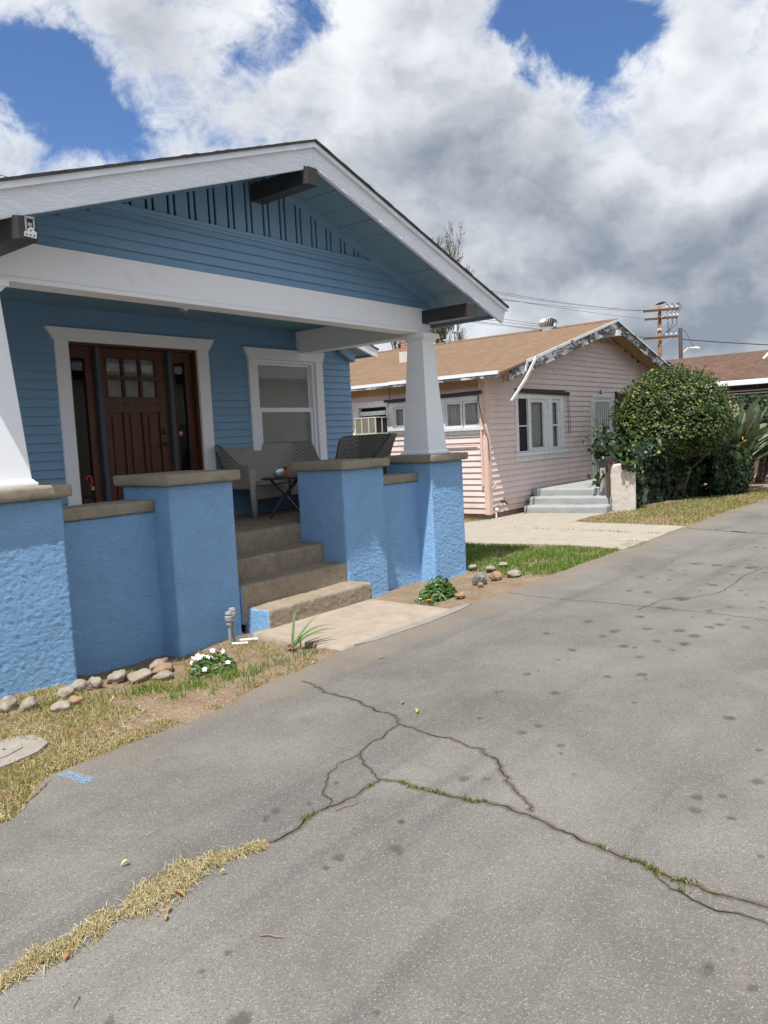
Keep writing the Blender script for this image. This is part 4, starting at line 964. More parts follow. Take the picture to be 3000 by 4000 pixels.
    m = MB(); P = lambda d, o: (PX+d, 4.24-.258*d-o); m.prism([P(.001, -.02), P(5.6, -.02), P(5.6, .02), P(.001, .02)], 'Y', 2.232, 2.25); m.build('rake_flashing', 'pink_trim', H)
    m = MB(); m.prism([(9.50, 3.14), (9.43, 3.155), (8.97, 2.72), (8.39, 2.285), (8.46, 2.27), (9.03, 2.69)], 'Y', 2.19, 2.215); m.build('loose_gutter_strip', 'pink_trim', H, bevel=.003)
    # eave boards on the long side, two lengths and flaking
    m = MB(); m.box(8.06, 8.082, 2.268, 4.88, 2.775, 2.842); m.box(8.063, 8.084, 4.881, 10.8, 2.768, 2.832); m.build('eave_trim', 'metal_white', H)
    m = MB(); m.box(8.068, 8.09, 2.268, 10.8, 2.722, 2.767); m.build('eave_board', 'peeling_white', H)
    # chimney and roof turbine
    m = MB(); m.box(10.93, 11.35, 6.20, 6.76, 3.35, 3.80); ch = m.build('chimney_base', 'plaster_white', H)
    m = MB(); m.box(10.965, 11.315, 6.235, 6.725, 3.801, 4.22); m.box(10.93, 11.35, 6.20, 6.76, 4.221, 4.30); m.build('chimney', 'chimney_brick', H)
    m = MB(); T = (13.60, 4.02, 0); m.lathe(T, [(.16, 4.16), (.16, 4.285)], 18)
    tb = m.build('roof_turbine', 'galv', H)
    m = MB()
    for k in range(22):
        a0 = 2*math.pi*k/22
        prev = None
        for j in range(9):
            f = j/8; el = (f-.5)*math.pi*.86; r = .225*math.cos(el)+.02; z = 4.385+.125*math.sin(el); a = a0+.5*f
            p = Vector((T[0]+r*math.cos(a), T[1]+r*math.sin(a), z)); q = Vector((T[0]+(r-.03)*math.cos(a+.17), T[1]+(r-.03)*math.sin(a+.17), z))
            if prev: m.quad(prev[0], p, q, prev[1])
            prev = (p, q)
    m.lathe(T, [(.09, 4.495), (.07, 4.512), (.01, 4.52)], 14); m.build('turbine_fins', 'galv', tb)
    m = MB(); m.lathe(T, [(.14, 4.29), (.17, 4.38), (.1, 4.48)], 14); m.build('turbine_core', 'shadow_gap', tb)
    m = MB(); m.lathe((13.62, 7.1, 0), [(.05, 4.2), (.05, 4.3)], 10); m.box(13.55, 13.69, 7.05, 7.2, 4.30, 4.34); m.build('vent_pipe', 'galv', H)
    # gable louvre and attic block
    m = MB()
    for k in range(13):
        x = 13.46+k*.115; h = min(.14, (zp(x)-.10)-3.76)
        m.box(x, x+.06, 2.765, 2.79, 3.765, 3.765+h)
    m.box(13.40, 15.0, 2.76, 2.795, 3.735, 3.764); v = m.build('gable_louvre', 'pink_corner', H)
    m = MB(); m.box(13.42, 14.98, 2.78, 2.786, 3.764, 3.88); m.build('recess', 'shadow_gap', v)
    m = MB(); m.box(13.62, 13.80, 2.20, 2.80, 3.87, 4.0); m.build('ridge_beam', 'pink_trim', H)
    m = MB(); m.box(9.10, 9.28, 2.32, 2.78, 2.86, 3.0); m.box(9.14, 9.24, 2.62, 2.78, 2.70, 2.86); m.build('eave_bracket', 'pink_corner', H)
    # front window
    m = MB(); y0 = 2.762; y1 = 2.81
    m.box(9.563, 9.685, y0, y1, 1.245, 2.46); m.box(11.60, 11.775, y0, y1, 1.245, 2.46); m.box(9.685, 11.60, y0, y1, 2.372, 2.46)
    m.box(10.10, 10.225, y0, y1, 1.245, 2.372); m.box(10.92, 11.02, y0+.025, y1, 1.245, 2.372); m.box(11.02, 11.21, y0, y1, 1.245, 2.372)
    m.box(9.50, 11.86, y0-.05, y1, 1.18, 1.244); m.box(9.53, 11.79, y0+.004, y1, 1.06, 1.179)
    w = m.build('front_window', 'pink_trim', H, bevel=.003)
    m = MB()
    m.box(10.2255, 10.26, 2.80, 2.85, 1.246, 2.37); m.box(10.865, 10.9195, 2.80, 2.85, 1.246, 2.37); m.box(10.26, 10.865, 2.80, 2.85, 2.30, 2.37); m.box(10.26, 10.865, 2.80, 2.85, 1.246, 1.335)
    m.box(11.211, 11.25, 2.80, 2.85, 1.246, 2.37); m.box(11.55, 11.599, 2.80, 2.85, 1.246, 2.37); m.box(11.25, 11.55, 2.80, 2.85, 2.30, 2.37); m.box(11.25, 11.55, 2.80, 2.85, 1.246, 1.32); m.box(11.25, 11.55, 2.795, 2.85, 1.775, 1.815)
    m.box(9.6855, 10.0995, 2.795, 2.815, 1.246, 1.275); m.box(9.6855, 10.0995, 2.795, 2.815, 1.79, 1.815)
    m.build('sash', 'pink_trim', w)
    m = MB(); m.box(10.25, 10.875, 2.83, 2.834, 1.33, 2.305); m.box(11.24, 11.56, 2.83, 2.834, 1.315, 2.305); m.build('pane', 'glass_clear', w)
    m = MB(); m.box(9.68, 10.105, 2.822, 2.826, 1.246, 2.372); m.build('insect_screen', 'inside_dark', w)
    m = MB(); m.box(10.24, 10.9, 2.885, 2.889, 1.30, 2.34); m.box(11.22, 11.58, 2.885, 2.889, 1.30, 2.34); m.build('blind', 'blind_slats', w); m = MB(); m.box(9.62, 11.75, 2.93, 2.95, 1.1, 2.46); m.build('window_backing', 'inside_dark', w)
    m = MB(); m.tube([(9.60, 2.735, 2.535), (11.98, 2.735, 2.50)], .042, 10); m.box(9.66, 11.90, 2.775, 2.80, 2.50, 2.58); m.build('rolled_awning', 'awning_brown', H)
    m = MB(); m.tube([(11.98, 2.735, 2.46), (12.06, 2.74, 1.80), (12.04, 2.74, 1.60), (11.98, 2.745, 1.58), (11.97, 2.75, 1.7), (11.95, 2.74, 2.46)], .006, 5); m.build('awning_cord', 'wire_dark', H)
    # security door
    m = MB(); m.box(13.30, 13.48, 2.745, 2.82, .44, 2.46); m.box(14.44, 14.53, 2.75, 2.82, .44, 2.40); m.box(13.48, 14.44, 2.75, 2.82, 2.40, 2.44); m.box(13.30, 14.55, 2.735, 2.81, 2.441, 2.462)
    dc = m.build('door_casing', 'pink_trim', H, bevel=.003)
    m = MB(); m.box(13.481, 14.439, 2.815, 2.83, .44, 2.40); sd = m.build('security_door', 'inside_dark', H); 
    m = MB(); m.box(13.53, 14.40, 2.805, 2.814, .48, 2.38); m.build('screen_mesh', 'steel_box', sd)
    m = MB()
    m.box(13.482, 13.53, 2.77, 2.80, .45, 2.398); m.box(14.39, 14.438, 2.77, 2.80, .45, 2.398); m.box(13.53, 14.39, 2.77, 2.80, 2.33, 2.398); m.box(13.53, 14.39, 2.77, 2.80, .45, .52)
    for k in range(1, 7): x = 13.53+.86*k/7; m.box(x-.0105, x+.0105, 2.775, 2.796, .52, 2.33)
    m.box(13.53, 14.39, 2.774, 2.797, 1.24, 1.262)
    for cx, s in ((13.80, 1), (13.96, -1), (13.80, -1), (13.96, 1)):
        z0 = 1.35 if s > 0 else 1.13
        m.tube([(cx+.07*math.cos(t*.7), 2.768, z0+.075*math.sin(t*.7)*(1 if cx < 13.9 else -1)) for t in range(10)], .008, 5)
    m.tube([(13.88-.16, 2.768, 1.25), (13.88, 2.768, 1.72), (13.88+.16, 2.768, 1.25), (13.88, 2.768, .80), (13.88-.16, 2.768, 1.25)], .009, 5)
    m.build('bar', 'cream', sd)
    m = MB(); m.lathe((13.90, 2.785, 2.57), [(.055, -.0), (.05, -.015), (.02, -.02)], 18, 0, 'Y'); bl = m.build('porch_light', 'brass', H); 
    m = MB(); m.lathe((13.90, 2.76, 2.57), [(.026, .004), (.03, -.015), (.012, -.035)], 12, 0, 'Y'); m.build('bulb', 'cream', bl)
    # lantern and number plate
    m = MB(); m.box(14.79, 14.86, 2.745, 2.785, 2.50, 2.60); m.tube([(14.82, 2.76, 2.52), (14.82, 2.70, 2.42), (14.82, 2.66, 2.36)], .023, 6); m.box(14.80, 14.84, 2.76, 2.784, 1.98, 2.5)
    m.frustum(14.80, 2.64, 2.12, 2.29, .05, .085); m.frustum(14.80, 2.64, 2.291, 2.36, .095, .02); m.frustum(14.80, 2.64, 2.08, 2.119, .02, .06)
    m.box(14.69, 14.80, 2.60, 2.68, 2.06, 2.09)
    m.build('wall_lantern', 'iron_black', H)
    m = MB(); m.box(14.555, 14.83, 2.772, 2.782, 1.872, 1.992); pl = m.build('number_plate', 'iron_black', H)
    m = MB(); m.box(14.552, 14.833, 2.776, 2.7845, 1.868, 1.996); m.build('plate_rim', 'pink_trim', pl)
    cu = bpy.data.curves.new('house_number', 'FONT'); cu.body = '3561'; cu.size = .118; cu.extrude = .0015; cu.align_x = 'CENTER'; cu.align_y = 'CENTER'
    to = bpy.data.objects.new('house_number', cu); COL.objects.link(to); cu.materials.append(MATS['trim_white'])
    dg = bpy.context.evaluated_depsgraph_get(); me = bpy.data.meshes.new_from_object(to.evaluated_get(dg)); bpy.data.objects.remove(to)
    me.materials.clear(); me.materials.append(MATS['trim_white'])
    me.transform(Matrix.Translation(Vector((14.692, 2.7695, 1.932))-wloc(pl)) @ Matrix.Rotation(R(90), 4, 'X') @ Matrix.Diagonal((.92, 1, 1, 1)))
    to = bpy.data.objects.new('house_number', me); COL.objects.link(to); to.parent = pl
    # side windows
    def side_win(y0, y1, z0, z1, panes, curtain=True):
        m = MB(); X0 = 8.405; X1 = 8.455
        m.box(X0, X1, y0, y0+.06, z0-.02, z1+.11); m.box(X0, X1, y1-.125, y1, z0-.02, z1+.11); m.box(X0, X1, y0+.06, y1-.125, z1+.015, z1+.11); m.box(X0+.03, X1, y0+.06, y1-.125, z0-.02, z0-.017)
        m.box(X0-.03, X1, y0-.03, y1+.03, z0-.075, z0-.021); m.box(X0+.005, X1, y0, y1, z0-.155, z0-.076)
        w = m.build('side_window', 'pink_trim', H, bevel=.003)
        m = MB(); g = MB(); c = MB()
        for a, b in panes:
            X = 8.43; e = .045
            m.box(X, X+.04, a-e, a, z0-.018, z1+.014); m.box(X, X+.04, b, b+e, z0-.018, z1+.014); m.box(X, X+.04, a, b, z1-.03, z1+.014); m.box(X, X+.04, a, b, z0-.018, z0+.04)
            g.box(X+.02, X+.024, a-.005, b+.005, z0+.03, z1-.02)
            n = 26; last = None
            for k in range(n+1):
                yy = a-.03+(b-a+.06)*k/n; xx = 8.50+.018*math.sin(k*1.7)+.012*math.sin(k*.9+1)
                if last: c.quad((last[0], last[1], z0), (xx, yy, z0), (xx, yy, z1), (last[0], last[1], z1))
                last = (xx, yy)
        m.build('sash', 'pink_trim', w); g.build('pane', 'glass_clear', w); c.build('curtain', 'curtain', w, smooth=True)
        m = MB(); m.box(8.60, 8.62, y0, y1, z0-.05, z1+.1); m.build('window_backing', 'inside_dark', w)
    side_win(2.86, 3.86, 1.835, 2.325, [(2.965, 3.265), (3.375, 3.69)])
    side_win(4.34, 5.17, 1.90, 2.31, [(4.45, 4.72), (4.81, 5.0)])
    m = MB(); X0, X1 = 8.405, 8.455
    m.box(X0, X1, 6.03, 6.17, 1.80, 2.37); m.box(X0, X1, 5.18, 5.25, 1.80, 2.37); m.box(X0-.01, X1, 5.18, 6.19, 2.37, 2.49); m.box(X0-.02, X1, 5.15, 6.19, 1.70, 1.78)
    w = m.build('side_window', 'pink_trim', H, bevel=.003)
    m = MB(); m.box(8.44, 8.46, 5.25, 6.03, 2.19, 2.28); m.build('filler_board', 'pink_trim', w)
    m = MB(); m.box(8.52, 8.54, 5.2, 6.1, 1.75, 2.40); m.build('window_backing', 'inside_dark', w)
    m = MB(); m.tube([(8.36, 2.83, 2.49), (8.36, 3.90, 2.475)], .033, 10); m.build('rolled_awning', 'awning_brown', H)
    m = MB(); m.tube([(8.36, 4.2, 2.475), (8.36, 5.24, 2.465)], .03, 10); m.build('rolled_awning', 'awning_brown', H)
    # conduits, hose tap and cables at the corner
    m = MB(); m.tube([(8.40, 2.89, .68), (8.40, 2.89, 2.74)], .023, 6); m.box(8.38, 8.43, 2.87, 2.92, 1.35, 1.50); m.box(8.385, 8.43, 2.875, 2.915, .64, .80); m.box(8.395, 8.43, 2.865, 2.90, 2.55, 2.72); m.build('conduit', 'pink_corner', H)
    m = MB(); m.tube([(8.40, 3.0, 1.475), (8.40, 3.4, 1.47), (8.40, 3.95, 1.475)], .012, 6); m.build('conduit', 'pink_corner', H)
    m = MB(); m.tube([(8.37, 2.90, 2.49), (8.33, 2.88, 2.30), (8.36, 2.80, 1.85), (8.45, 2.765, 1.55), (8.47, 2.76, 1.15)], .0075, 5); m.tube([(8.37, 2.90, 2.46), (8.34, 2.93, 2.2), (8.345, 2.96, 2.0), (8.36, 2.9, 1.9)], .0055, 5); m.build('cable', 'wire_dark', H)
    m = MB(); m.tube([(8.10, 4.87, 2.73), (8.12, 4.9, 2.55), (8.2, 5.0, 2.40), (8.3, 5.15, 2.3), (8.38, 5.25, 2.18)], .0075, 5); m.build('cable', 'wire_dark', H)
    m = MB(); m.prism([(8.43, .615), (8.46, .55), (8.67, .665), (8.60, .715)], 'Y', 2.70, 2.712); m.build('loose_plank', 'paint_chip', H)
    m = MB(); m.tube([(8.93, 2.79, .30), (8.93, 2.70, .30), (8.93, 2.67, .25)], .023, 6); m.tube([(8.93, 2.73, .30), (8.93, 2.73, .37)], .008, 6); m.box(8.89, 8.97, 2.722, 2.738, .37, .385); m.build('hose_tap', 'iron_black', H)
    m = MB(); m.tube([(8.62, 2.74, -.02), (8.62, 2.74, .14)], .018, 6); m.lathe((8.62, 2.72, .17), [(.035, -.03), (.035, .02)], 10, 0, 'Y'); m.build('pipe', 'cream', H)
    m = MB(); m.tube([(8.74, 2.75, -.02), (8.74, 2.75, .17)], .012, 6); m.build('pipe', 'rust_post', H)
    # side porch steps, landing and end pier
    for (x0, x1, z, zb) in ((9.52, 10.5, .152, -.05), (9.86, 10.7, .307, .0), (10.15, 11.2, .458, .1)):
        o = rough_box('porch_step', (x0, x1, .93, 2.62, zb, z), .04, .006, .02, 'step_blue', H, 8, int(x0*10), ridge=False); rot_mesh(o, (9.5, 2.62, 0), R(11))
    rough_box('landing', (10.6, 15.0, .98, 2.785, -.02, .452), .12, .004, .02, 'step_blue', H, 6, 77, ridge=False)
    o = rough_box('end_pier', (10.30, 10.78, .53, 1.10, -.08, .94), .03, .007, .02, 'plaster_white', H, 8, 78); rot_mesh(o, (10.3, 1.1, 0), R(46))
    rough_box('porch_wall', (12.6, 14.9, .92, 1.15, -.08, .90), .1, .006, .02, 'plaster_white', H, 8, 79)
    return H
make_pink_house()
def make_ac():
    A = empty('air_conditioner', (8.2, 5.5, 1.78), 'boxy white air conditioner sticking out of the pink cottage window', 'air conditioner')
    x0, x1, y0, y1, z0, z1 = 7.99, 8.50, 5.21, 5.79, 1.785, 2.145
    m = MB(); t = .022
    m.box(x0+.012, x1, y0+.012, y1-.012, z0+.012, z1-.012, 1)
    for z in (z0, z1-t): m.box(x0, x1, y0, y1, z, z+t)
    for y in (y0, y1-t): m.box(x0, x0+t, y, y+t, z0+t, z1-t)
    for k in (1, 2):
        y = y0+(y1-y0)*k/3; m.box(x0, x0+t, y-.012, y+.012, z0+t, z1-t)
    for x in (x0+.21, x0+.40): m.box(x, x+t, y0, y0+t, z0+t, z1-t)
    m.build('cabinet', ['ac_white', 'inside_dark'], A)
    m = MB()
    for k in range(3):
        a = y0+(y1-y0)*k/3+.02; b = y0+(y1-y0)*(k+1)/3-.02; m.box(x0+.006, x0+.0115, a, b, z0+t, z1-t)
    m.build('louver_grille', 'ac_louver', A)
make_ac()
def make_mailbox():
    M_ = empty('mailbox', (10.2, 1.075, 0), 'black rural mailbox on a rusty post beside the pink steps', 'mailbox')
    m = MB(); m.box(10.165, 10.235, 1.04, 1.11, -.05, .885); m.build('post', 'rust_post', M_, bevel=.004)
    prof = [(1.213, .895), (1.213, 1.02)] + [(1.1325+.0805*math.cos(t), 1.02+.085*math.sin(t)) for t in np.linspace(.2, math.pi-.2, 9)] + [(1.052, 1.02), (1.052, .895)]
    m = MB(); m.prism(prof, 'X', 10.145, 10.63); b = m.build('body', 'mail_black', M_, bevel=.004)
    m = MB(); sc = [(1.1325+(y-1.1325)*1.06, .97+(z-.97)*1.05) for y, z in prof]; m.prism(sc, 'X', 10.118, 10.144); d = m.build('door', 'mail_black', M_, bevel=.004)
    m = MB(); m.box(10.10, 10.118, 1.115, 1.15, 1.065, 1.12); m.build('latch', 'pipe_grey', d)
    m = MB(); m.box(10.36, 10.44, 1.038, 1.046, .925, 1.0); m.tube([(10.25, 1.042, 1.02), (10.42, 1.042, .98)], .006, 5); m.build('flag', 'red_plastic', M_)
make_mailbox()
# ------------------------------------------------------------------ porch furniture
def grid_surface(mb, fn, nu, nv, m=0):
    i0 = len(mb.v)
    for i in range(nu+1):
        for j in range(nv+1): mb.v.append(tuple(fn(i/nu, j/nv)))
    for i in range(nu):
        for j in range(nv): mb.f.append((i0+i*(nv+1)+j, i0+(i+1)*(nv+1)+j, i0+(i+1)*(nv+1)+j+1, i0+i*(nv+1)+j+1)); mb.m.append(m)
def wicker_seat(name, loc, rz, w, label, cat, ztop=.905, depth=.46, arm=.64, wm='wicker'):
    """woven seat with flared wrap-round back; local: faces -Y, width w along X"""
    E = empty(name, loc, label, cat)
    hw = w/2
    def path(u):
        # plan outline: left arm front -> back left -> back right -> right arm front
        L = [(-hw, -depth/2), (-hw, depth*.28), (-hw*.96, depth/2), (hw*.96, depth/2), (hw, depth*.28), (hw, -depth/2)]
        seg = [0, .16, .22, .78, .84, 1.0001]
        for k in range(5):
            if u <= seg[k+1]:
                t = (u-seg[k])/(seg[k+1]-seg[k]); a, b = L[k], L[k+1]
                return a[0]+(b[0]-a[0])*t, a[1]+(b[1]-a[1])*t, u
    def outw(u):
        if u < .16: return (-1, .0)
        if u < .22: t = (u-.16)/.06; return (-1+t*.6, t)
        if u < .78: t = (u-.22)/.56; return (-.4+.8*t, 1)
        if u < .84: t = (u-.78)/.06; return (.4+.6*t, 1-t)
        return (1, 0)
    def topz(u):
        d = min(u, 1-u)
        return arm+(ztop-arm)*smooth01((d-.035)/.145)
    def shell(u, v):
        x, y, _ = path(u); ox, oy = outw(u); zt_ = topz(u); z0 = .36
        f = v**1.9*.16*(.25+.75*smooth01((min(u, 1-u)-.02)/.15))
        return x+ox*f, y+oy*f*1.0, z0+(zt_-z0)*v
    def mkshell(nm, fn, nu, nv, ru, rv):
        mb = MB(); grid_surface(mb, fn, nu, nv)
        o = build(nm, [(p[0]+wloc(E).x, p[1]+wloc(E).y, p[2]+wloc(E).z) for p in mb.v], mb.f, None, wm, E, smooth=True, fix=False)
        uvl = o.data.uv_layers.new(name='UVMap'); k = 0
        for poly in o.data.polygons:
            for vi in poly.vertices: uvl.data[k].uv = ((vi//(nv+1))/nu*ru, (vi % (nv+1))/nv*rv); k += 1
        s = o.modifiers.new('Solidify', 'SOLIDIFY'); s.thickness = .03; s.offset = 0
        return o
    mkshell('backrest', shell, 60, 14, w*1.3, .5)
    def seat(u, v): return (-hw+.02+(w-.04)*u, -depth/2-.03+(depth+.02)*v, .40-.03*math.sin(v*3.1)-.012*math.sin(u*9.4))
    mkshell('seat', seat, 20, 12, w, .4)
    def apron(u, v): return (-hw+w*u, -depth/2-.02, .23+.16*v)
    mkshell('apron', apron, 20, 6, w, .2)
    L = wloc(E)
    for sx in (-1, 1):
        for sy in (-1, 1):
            mb = MB()
            if sy < 0: mb.tube([(L.x+sx*(hw-.01), L.y-depth/2-.0, L.z+arm-.03), (L.x+sx*(hw-.015), L.y-depth/2-.01, L.z+.3), (L.x+sx*(hw-.03), L.y-depth/2, L.z+.004)], [.05, .045, .032], 8)
            else: mb.tube([(L.x+sx*(hw-.02), L.y+depth/2-.02, L.z+.42), (L.x+sx*(hw-.02), L.y+depth/2+.0, L.z+.2), (L.x+sx*(hw+.0), L.y+depth/2+.05, L.z+.004)], [.026, .024, .018], 8)
            mb.build('leg', 'wicker_plain', E, smooth=True)
    E.rotation_euler = (0, 0, rz)
    return E
mk('wicker_plain', (.28, .255, .225), .6, (.36, .33, .295), 60, 3, .3, bscale=120, bstr=.6)
wicker_seat('wicker_loveseat', (2.235, 2.17, .785), 0, 1.28, 'grey wicker loveseat with flared back under the porch window', 'loveseat')
wicker_seat('wicker_armchair', (2.66, 1.12, .785), R(-90), .50, 'grey wicker armchair turned sideways at the porch end', 'armchair', ztop=.95, wm='wicker_shaded')
def make_table():
    T = empty('folding_table', (1.86, 1.64, .785), 'small black folding table in front of the wicker loveseat', 'table')
    c = Vector((1.86, 1.64)); z = 1.278
    m = MB(); m.lathe((c.x, c.y, 0), [(.275, z-.022), (.285, z-.018), (.285, z-.004), (.278, z)], 28); m.build('tabletop', 'table_black', T, bevel=.003)
    d1 = Vector((.74, -.67)); d2 = Vector((.67, .74))
    for s in (-1, 1):
        for q in (-1, 1):
            a = c+d2*s*.16-d1*q*.17; b = c+d2*s*.16+d1*q*.20; o = d2*s*.02*q
            m = MB(); m.tube([(a.x+o.x, a.y+o.y, z-.024), ((a+b).x/2+o.x, (a+b).y/2+o.y, 1.04), (b.x+o.x, b.y+o.y, .79)], .0115, 8); m.build('leg', 'table_black', T)
    m = MB()
    for q in (-1, 1):
        p = [c+d2*s*.16+d1*q*.17 for s in (-1, 1)]; m.tube([(p[0].x, p[0].y, .84), (p[1].x, p[1].y, .84)], .010, 8)
    pts = [(c+d2*(-.13)+d1*.06), (c+d2*(-.09)+d1*.05), (c+d2*.09+d1*.05), (c+d2*.13+d1*.06)]
    m.build('crossbar', 'table_black', T); m = MB(); m.tube([(pts[0].x, pts[0].y, z-.024), (pts[0].x, pts[0].y, 1.10), (pts[1].x, pts[1].y, 1.06), (pts[2].x, pts[2].y, 1.06), (pts[3].x, pts[3].y, 1.10), (pts[3].x, pts[3].y, z-.024)], .010, 8); m.build('crossbar', 'table_black', T)
    m = MB(); m.lathe((1.73, 1.60, 0), [(.028, z+.001), (.058, z+.022), (.071, z+.058), (.064, z+.098), (.046, z+.12), (.042, z+.118), (.058, z+.09), (.02, z+.05)], 20)
    tag(m.build('glass_bowl', 'glass_bowl', None, smooth=True), 'round silvery mosaic glass bowl on the black folding table', 'bowl')
    P = empty('potted_plant', (1.90, 1.66, z), 'little terracotta pot with a reddish plant on the black table', 'potted plant')
    m = MB(); m.lathe((1.90, 1.66, 0), [(.036, z+.001), (.046, z+.062), (.054, z+.063), (.055, z+.09), (.047, z+.09), (.044, z+.075), (.01, z+.073)], 18); m.build('pot', 'terracotta', P)
    m = MB()
    for k in range(14):
        a = k*2.4; r = .02+.014*random.random(); h = .03+.03*random.random(); m.tube([(1.90+r*.4*math.cos(a), 1.66+r*.4*math.sin(a), z+.07), (1.90+r*math.cos(a), 1.66+r*math.sin(a), z+.075+h)], [.008, .004], 5)
    m.build('plant', 'cactus_red', P)
mk('cactus_red', (.20, .06, .04), .6, (.10, .09, .04), 30, 2, .2)
make_table()
def make_hanger():
    E = empty('hanging_basket', (-.16, 2.50, .787), 'red plastic basket hook standing over a dry potted plant by the door', 'hanging basket')
    y = 2.50
    m = MB(); P = [(-.225, y, 1.385), (-.222, y, 1.412), (-.20, y, 1.435), (-.172, y, 1.425), (-.160, y, 1.39), (-.165, y, 1.34), (-.18, y, 1.29)]
    m.tube(P, .010, 6); m.build('hook', 'red_plastic', E, smooth=True)
    m = MB(); m.tube([(-.18, y, 1.29), (-.15, y, 1.28), (-.148, y, 1.305), (-.165, y, 1.315)], .006, 6); m.build('hook_tip', 'cream', E)
    m = MB()
    for dx, dy in ((-.09, 0), (.07, -.04), (.05, .02)): m.tube([(-.18, y, 1.30), (-.16+dx, y+dy, 1.0)], .003, 4)
    m.build('wire', 'wire_dark', E)
    m = MB(); m.lathe((-.16, y-.02, 0), [(.08, .79), (.105, .97), (.11, 1.0), (.10, 1.0), (.09, .98), (.01, .97)], 16); m.build('pot', 'terracotta', E)
    m = MB()
    for k in range(26):
        a = random.uniform(0, 6.28); m.tube([(-.10+.03*math.cos(a), y+.03*math.sin(a), .97), (-.08+.10*math.cos(a), y+.05*math.sin(a), 1.10+.05*random.random())], [.005, .002], 4)
    m.build('dry_plant', 'paint_chip', E)
make_hanger()
# ------------------------------------------------------------------ the brown house beyond
def make_brown_house():
    H = empty('brown_house', (25, 4, 0), 'low brown-roofed house with white eave board beyond the round bush', 'house')
    za = lambda x: 2.985+.295*(x-22)
    m = MB()
    yg = 1.62
    # main slope facing the camera side, its ridge stopping at a small dutch gable
    def slope(x0, x1, y0, y1, mi=0):
        n = 14; last = None
        for k in range(n+1):
            y = y0+(y1-y0)*k/n
            a = (x0, y, za(x0)); b = (x1, y, za(x1)+.015*mn.noise(Vector((y*2, 3, 3))))
            if last: m.quad(last[0], a, b, last[1], mi); m.quad((last[0][0], last[0][1], last[0][2]-.06), (a[0], a[1], a[2]-.06), (b[0], b[1], b[2]-.06), (last[1][0], last[1][1], last[1][2]-.06), mi)
            last = (a, b)
        for y in (y0, y1): m.quad((x0, y, za(x0)), (x1, y, za(x1)), (x1, y, za(x1)-.06), (x0, y, za(x0)-.06), mi)
    slope(22, 26.05, yg, 12); slope(22, 25.0, -9, yg-.003)
    m.quad((26.05, yg, za(26.05)), (30.1, yg, za(22)), (30.1, 12, za(22)), (26.05, 12, za(26.05)))
    m.quad((25.0, -9, za(25)), (30.1, -9, za(22)), (30.1, yg, za(22)), (25.0, yg, za(25)))
    m.build('roof', 'shingle_brown', H, fix=True)
    m = MB(); m.prism([(24.9, za(24.9)-.05), (27.2, za(24.9)-.05), (26.05, za(26.05)-.06)], 'Y', yg+.02, yg+.06); m.build('gable_wall', 'brown_wall', H)
    for s in (-1, 1):
        m = MB(); P = lambda d, o: (26.05+s*d, za(26.05)+.03-.295*d*1.0-o)
        m.prism([P(.002, 0), P(1.3, 0), P(1.3, .15), P(.002, .15)], 'Y', yg-.12, yg-.04); m.build('bargeboard', 'metal_white', H)
    m = MB(); m.box(21.94, 21.99, -9, 12, 2.83, 2.975); m.box(21.96, 22.05, -9, 12, 2.976, 2.99); m.build('eave_board', 'metal_white', H)
    m = MB(); m.box(22.0, 22.6, -9, 12, 2.80, 2.828); m.build('soffit', 'brown_dark', H)
    m = MB(); m.box(22.6, 30, -8.5, 11.5, -.05, 2.80); m.build('wall', 'brown_wall', H)
    m = MB()
    for k in range(3): m.box(22.45, 22.598, -9+k*.01, 6, 2.46+k*.09, 2.50+k*.09)
    m.build('wall_trim', 'pink_trim', H)
    G = empty('side_gate', (20.6, -.3, 0), 'plain mauve board gate beside the dark hedge', 'gate')
    m = MB()
    for k in range(9): m.box(20.55, 20.60, -1.6+k*.26, -1.6+k*.26+.25, .04, 1.12)
    m.build('board_panel', 'brown_wall_mauve', G)
    m = MB(); m.box(20.605, 20.66, -1.6, .74, .9, 1.0); m.box(20.605, 20.66, -1.6, .74, .2, .3); m.build('rail', 'brown_dark', G)
mk('brown_wall_mauve', (.235, .165, .17), .8, (.27, .19, .19), 5, 4, .2)
make_brown_house()
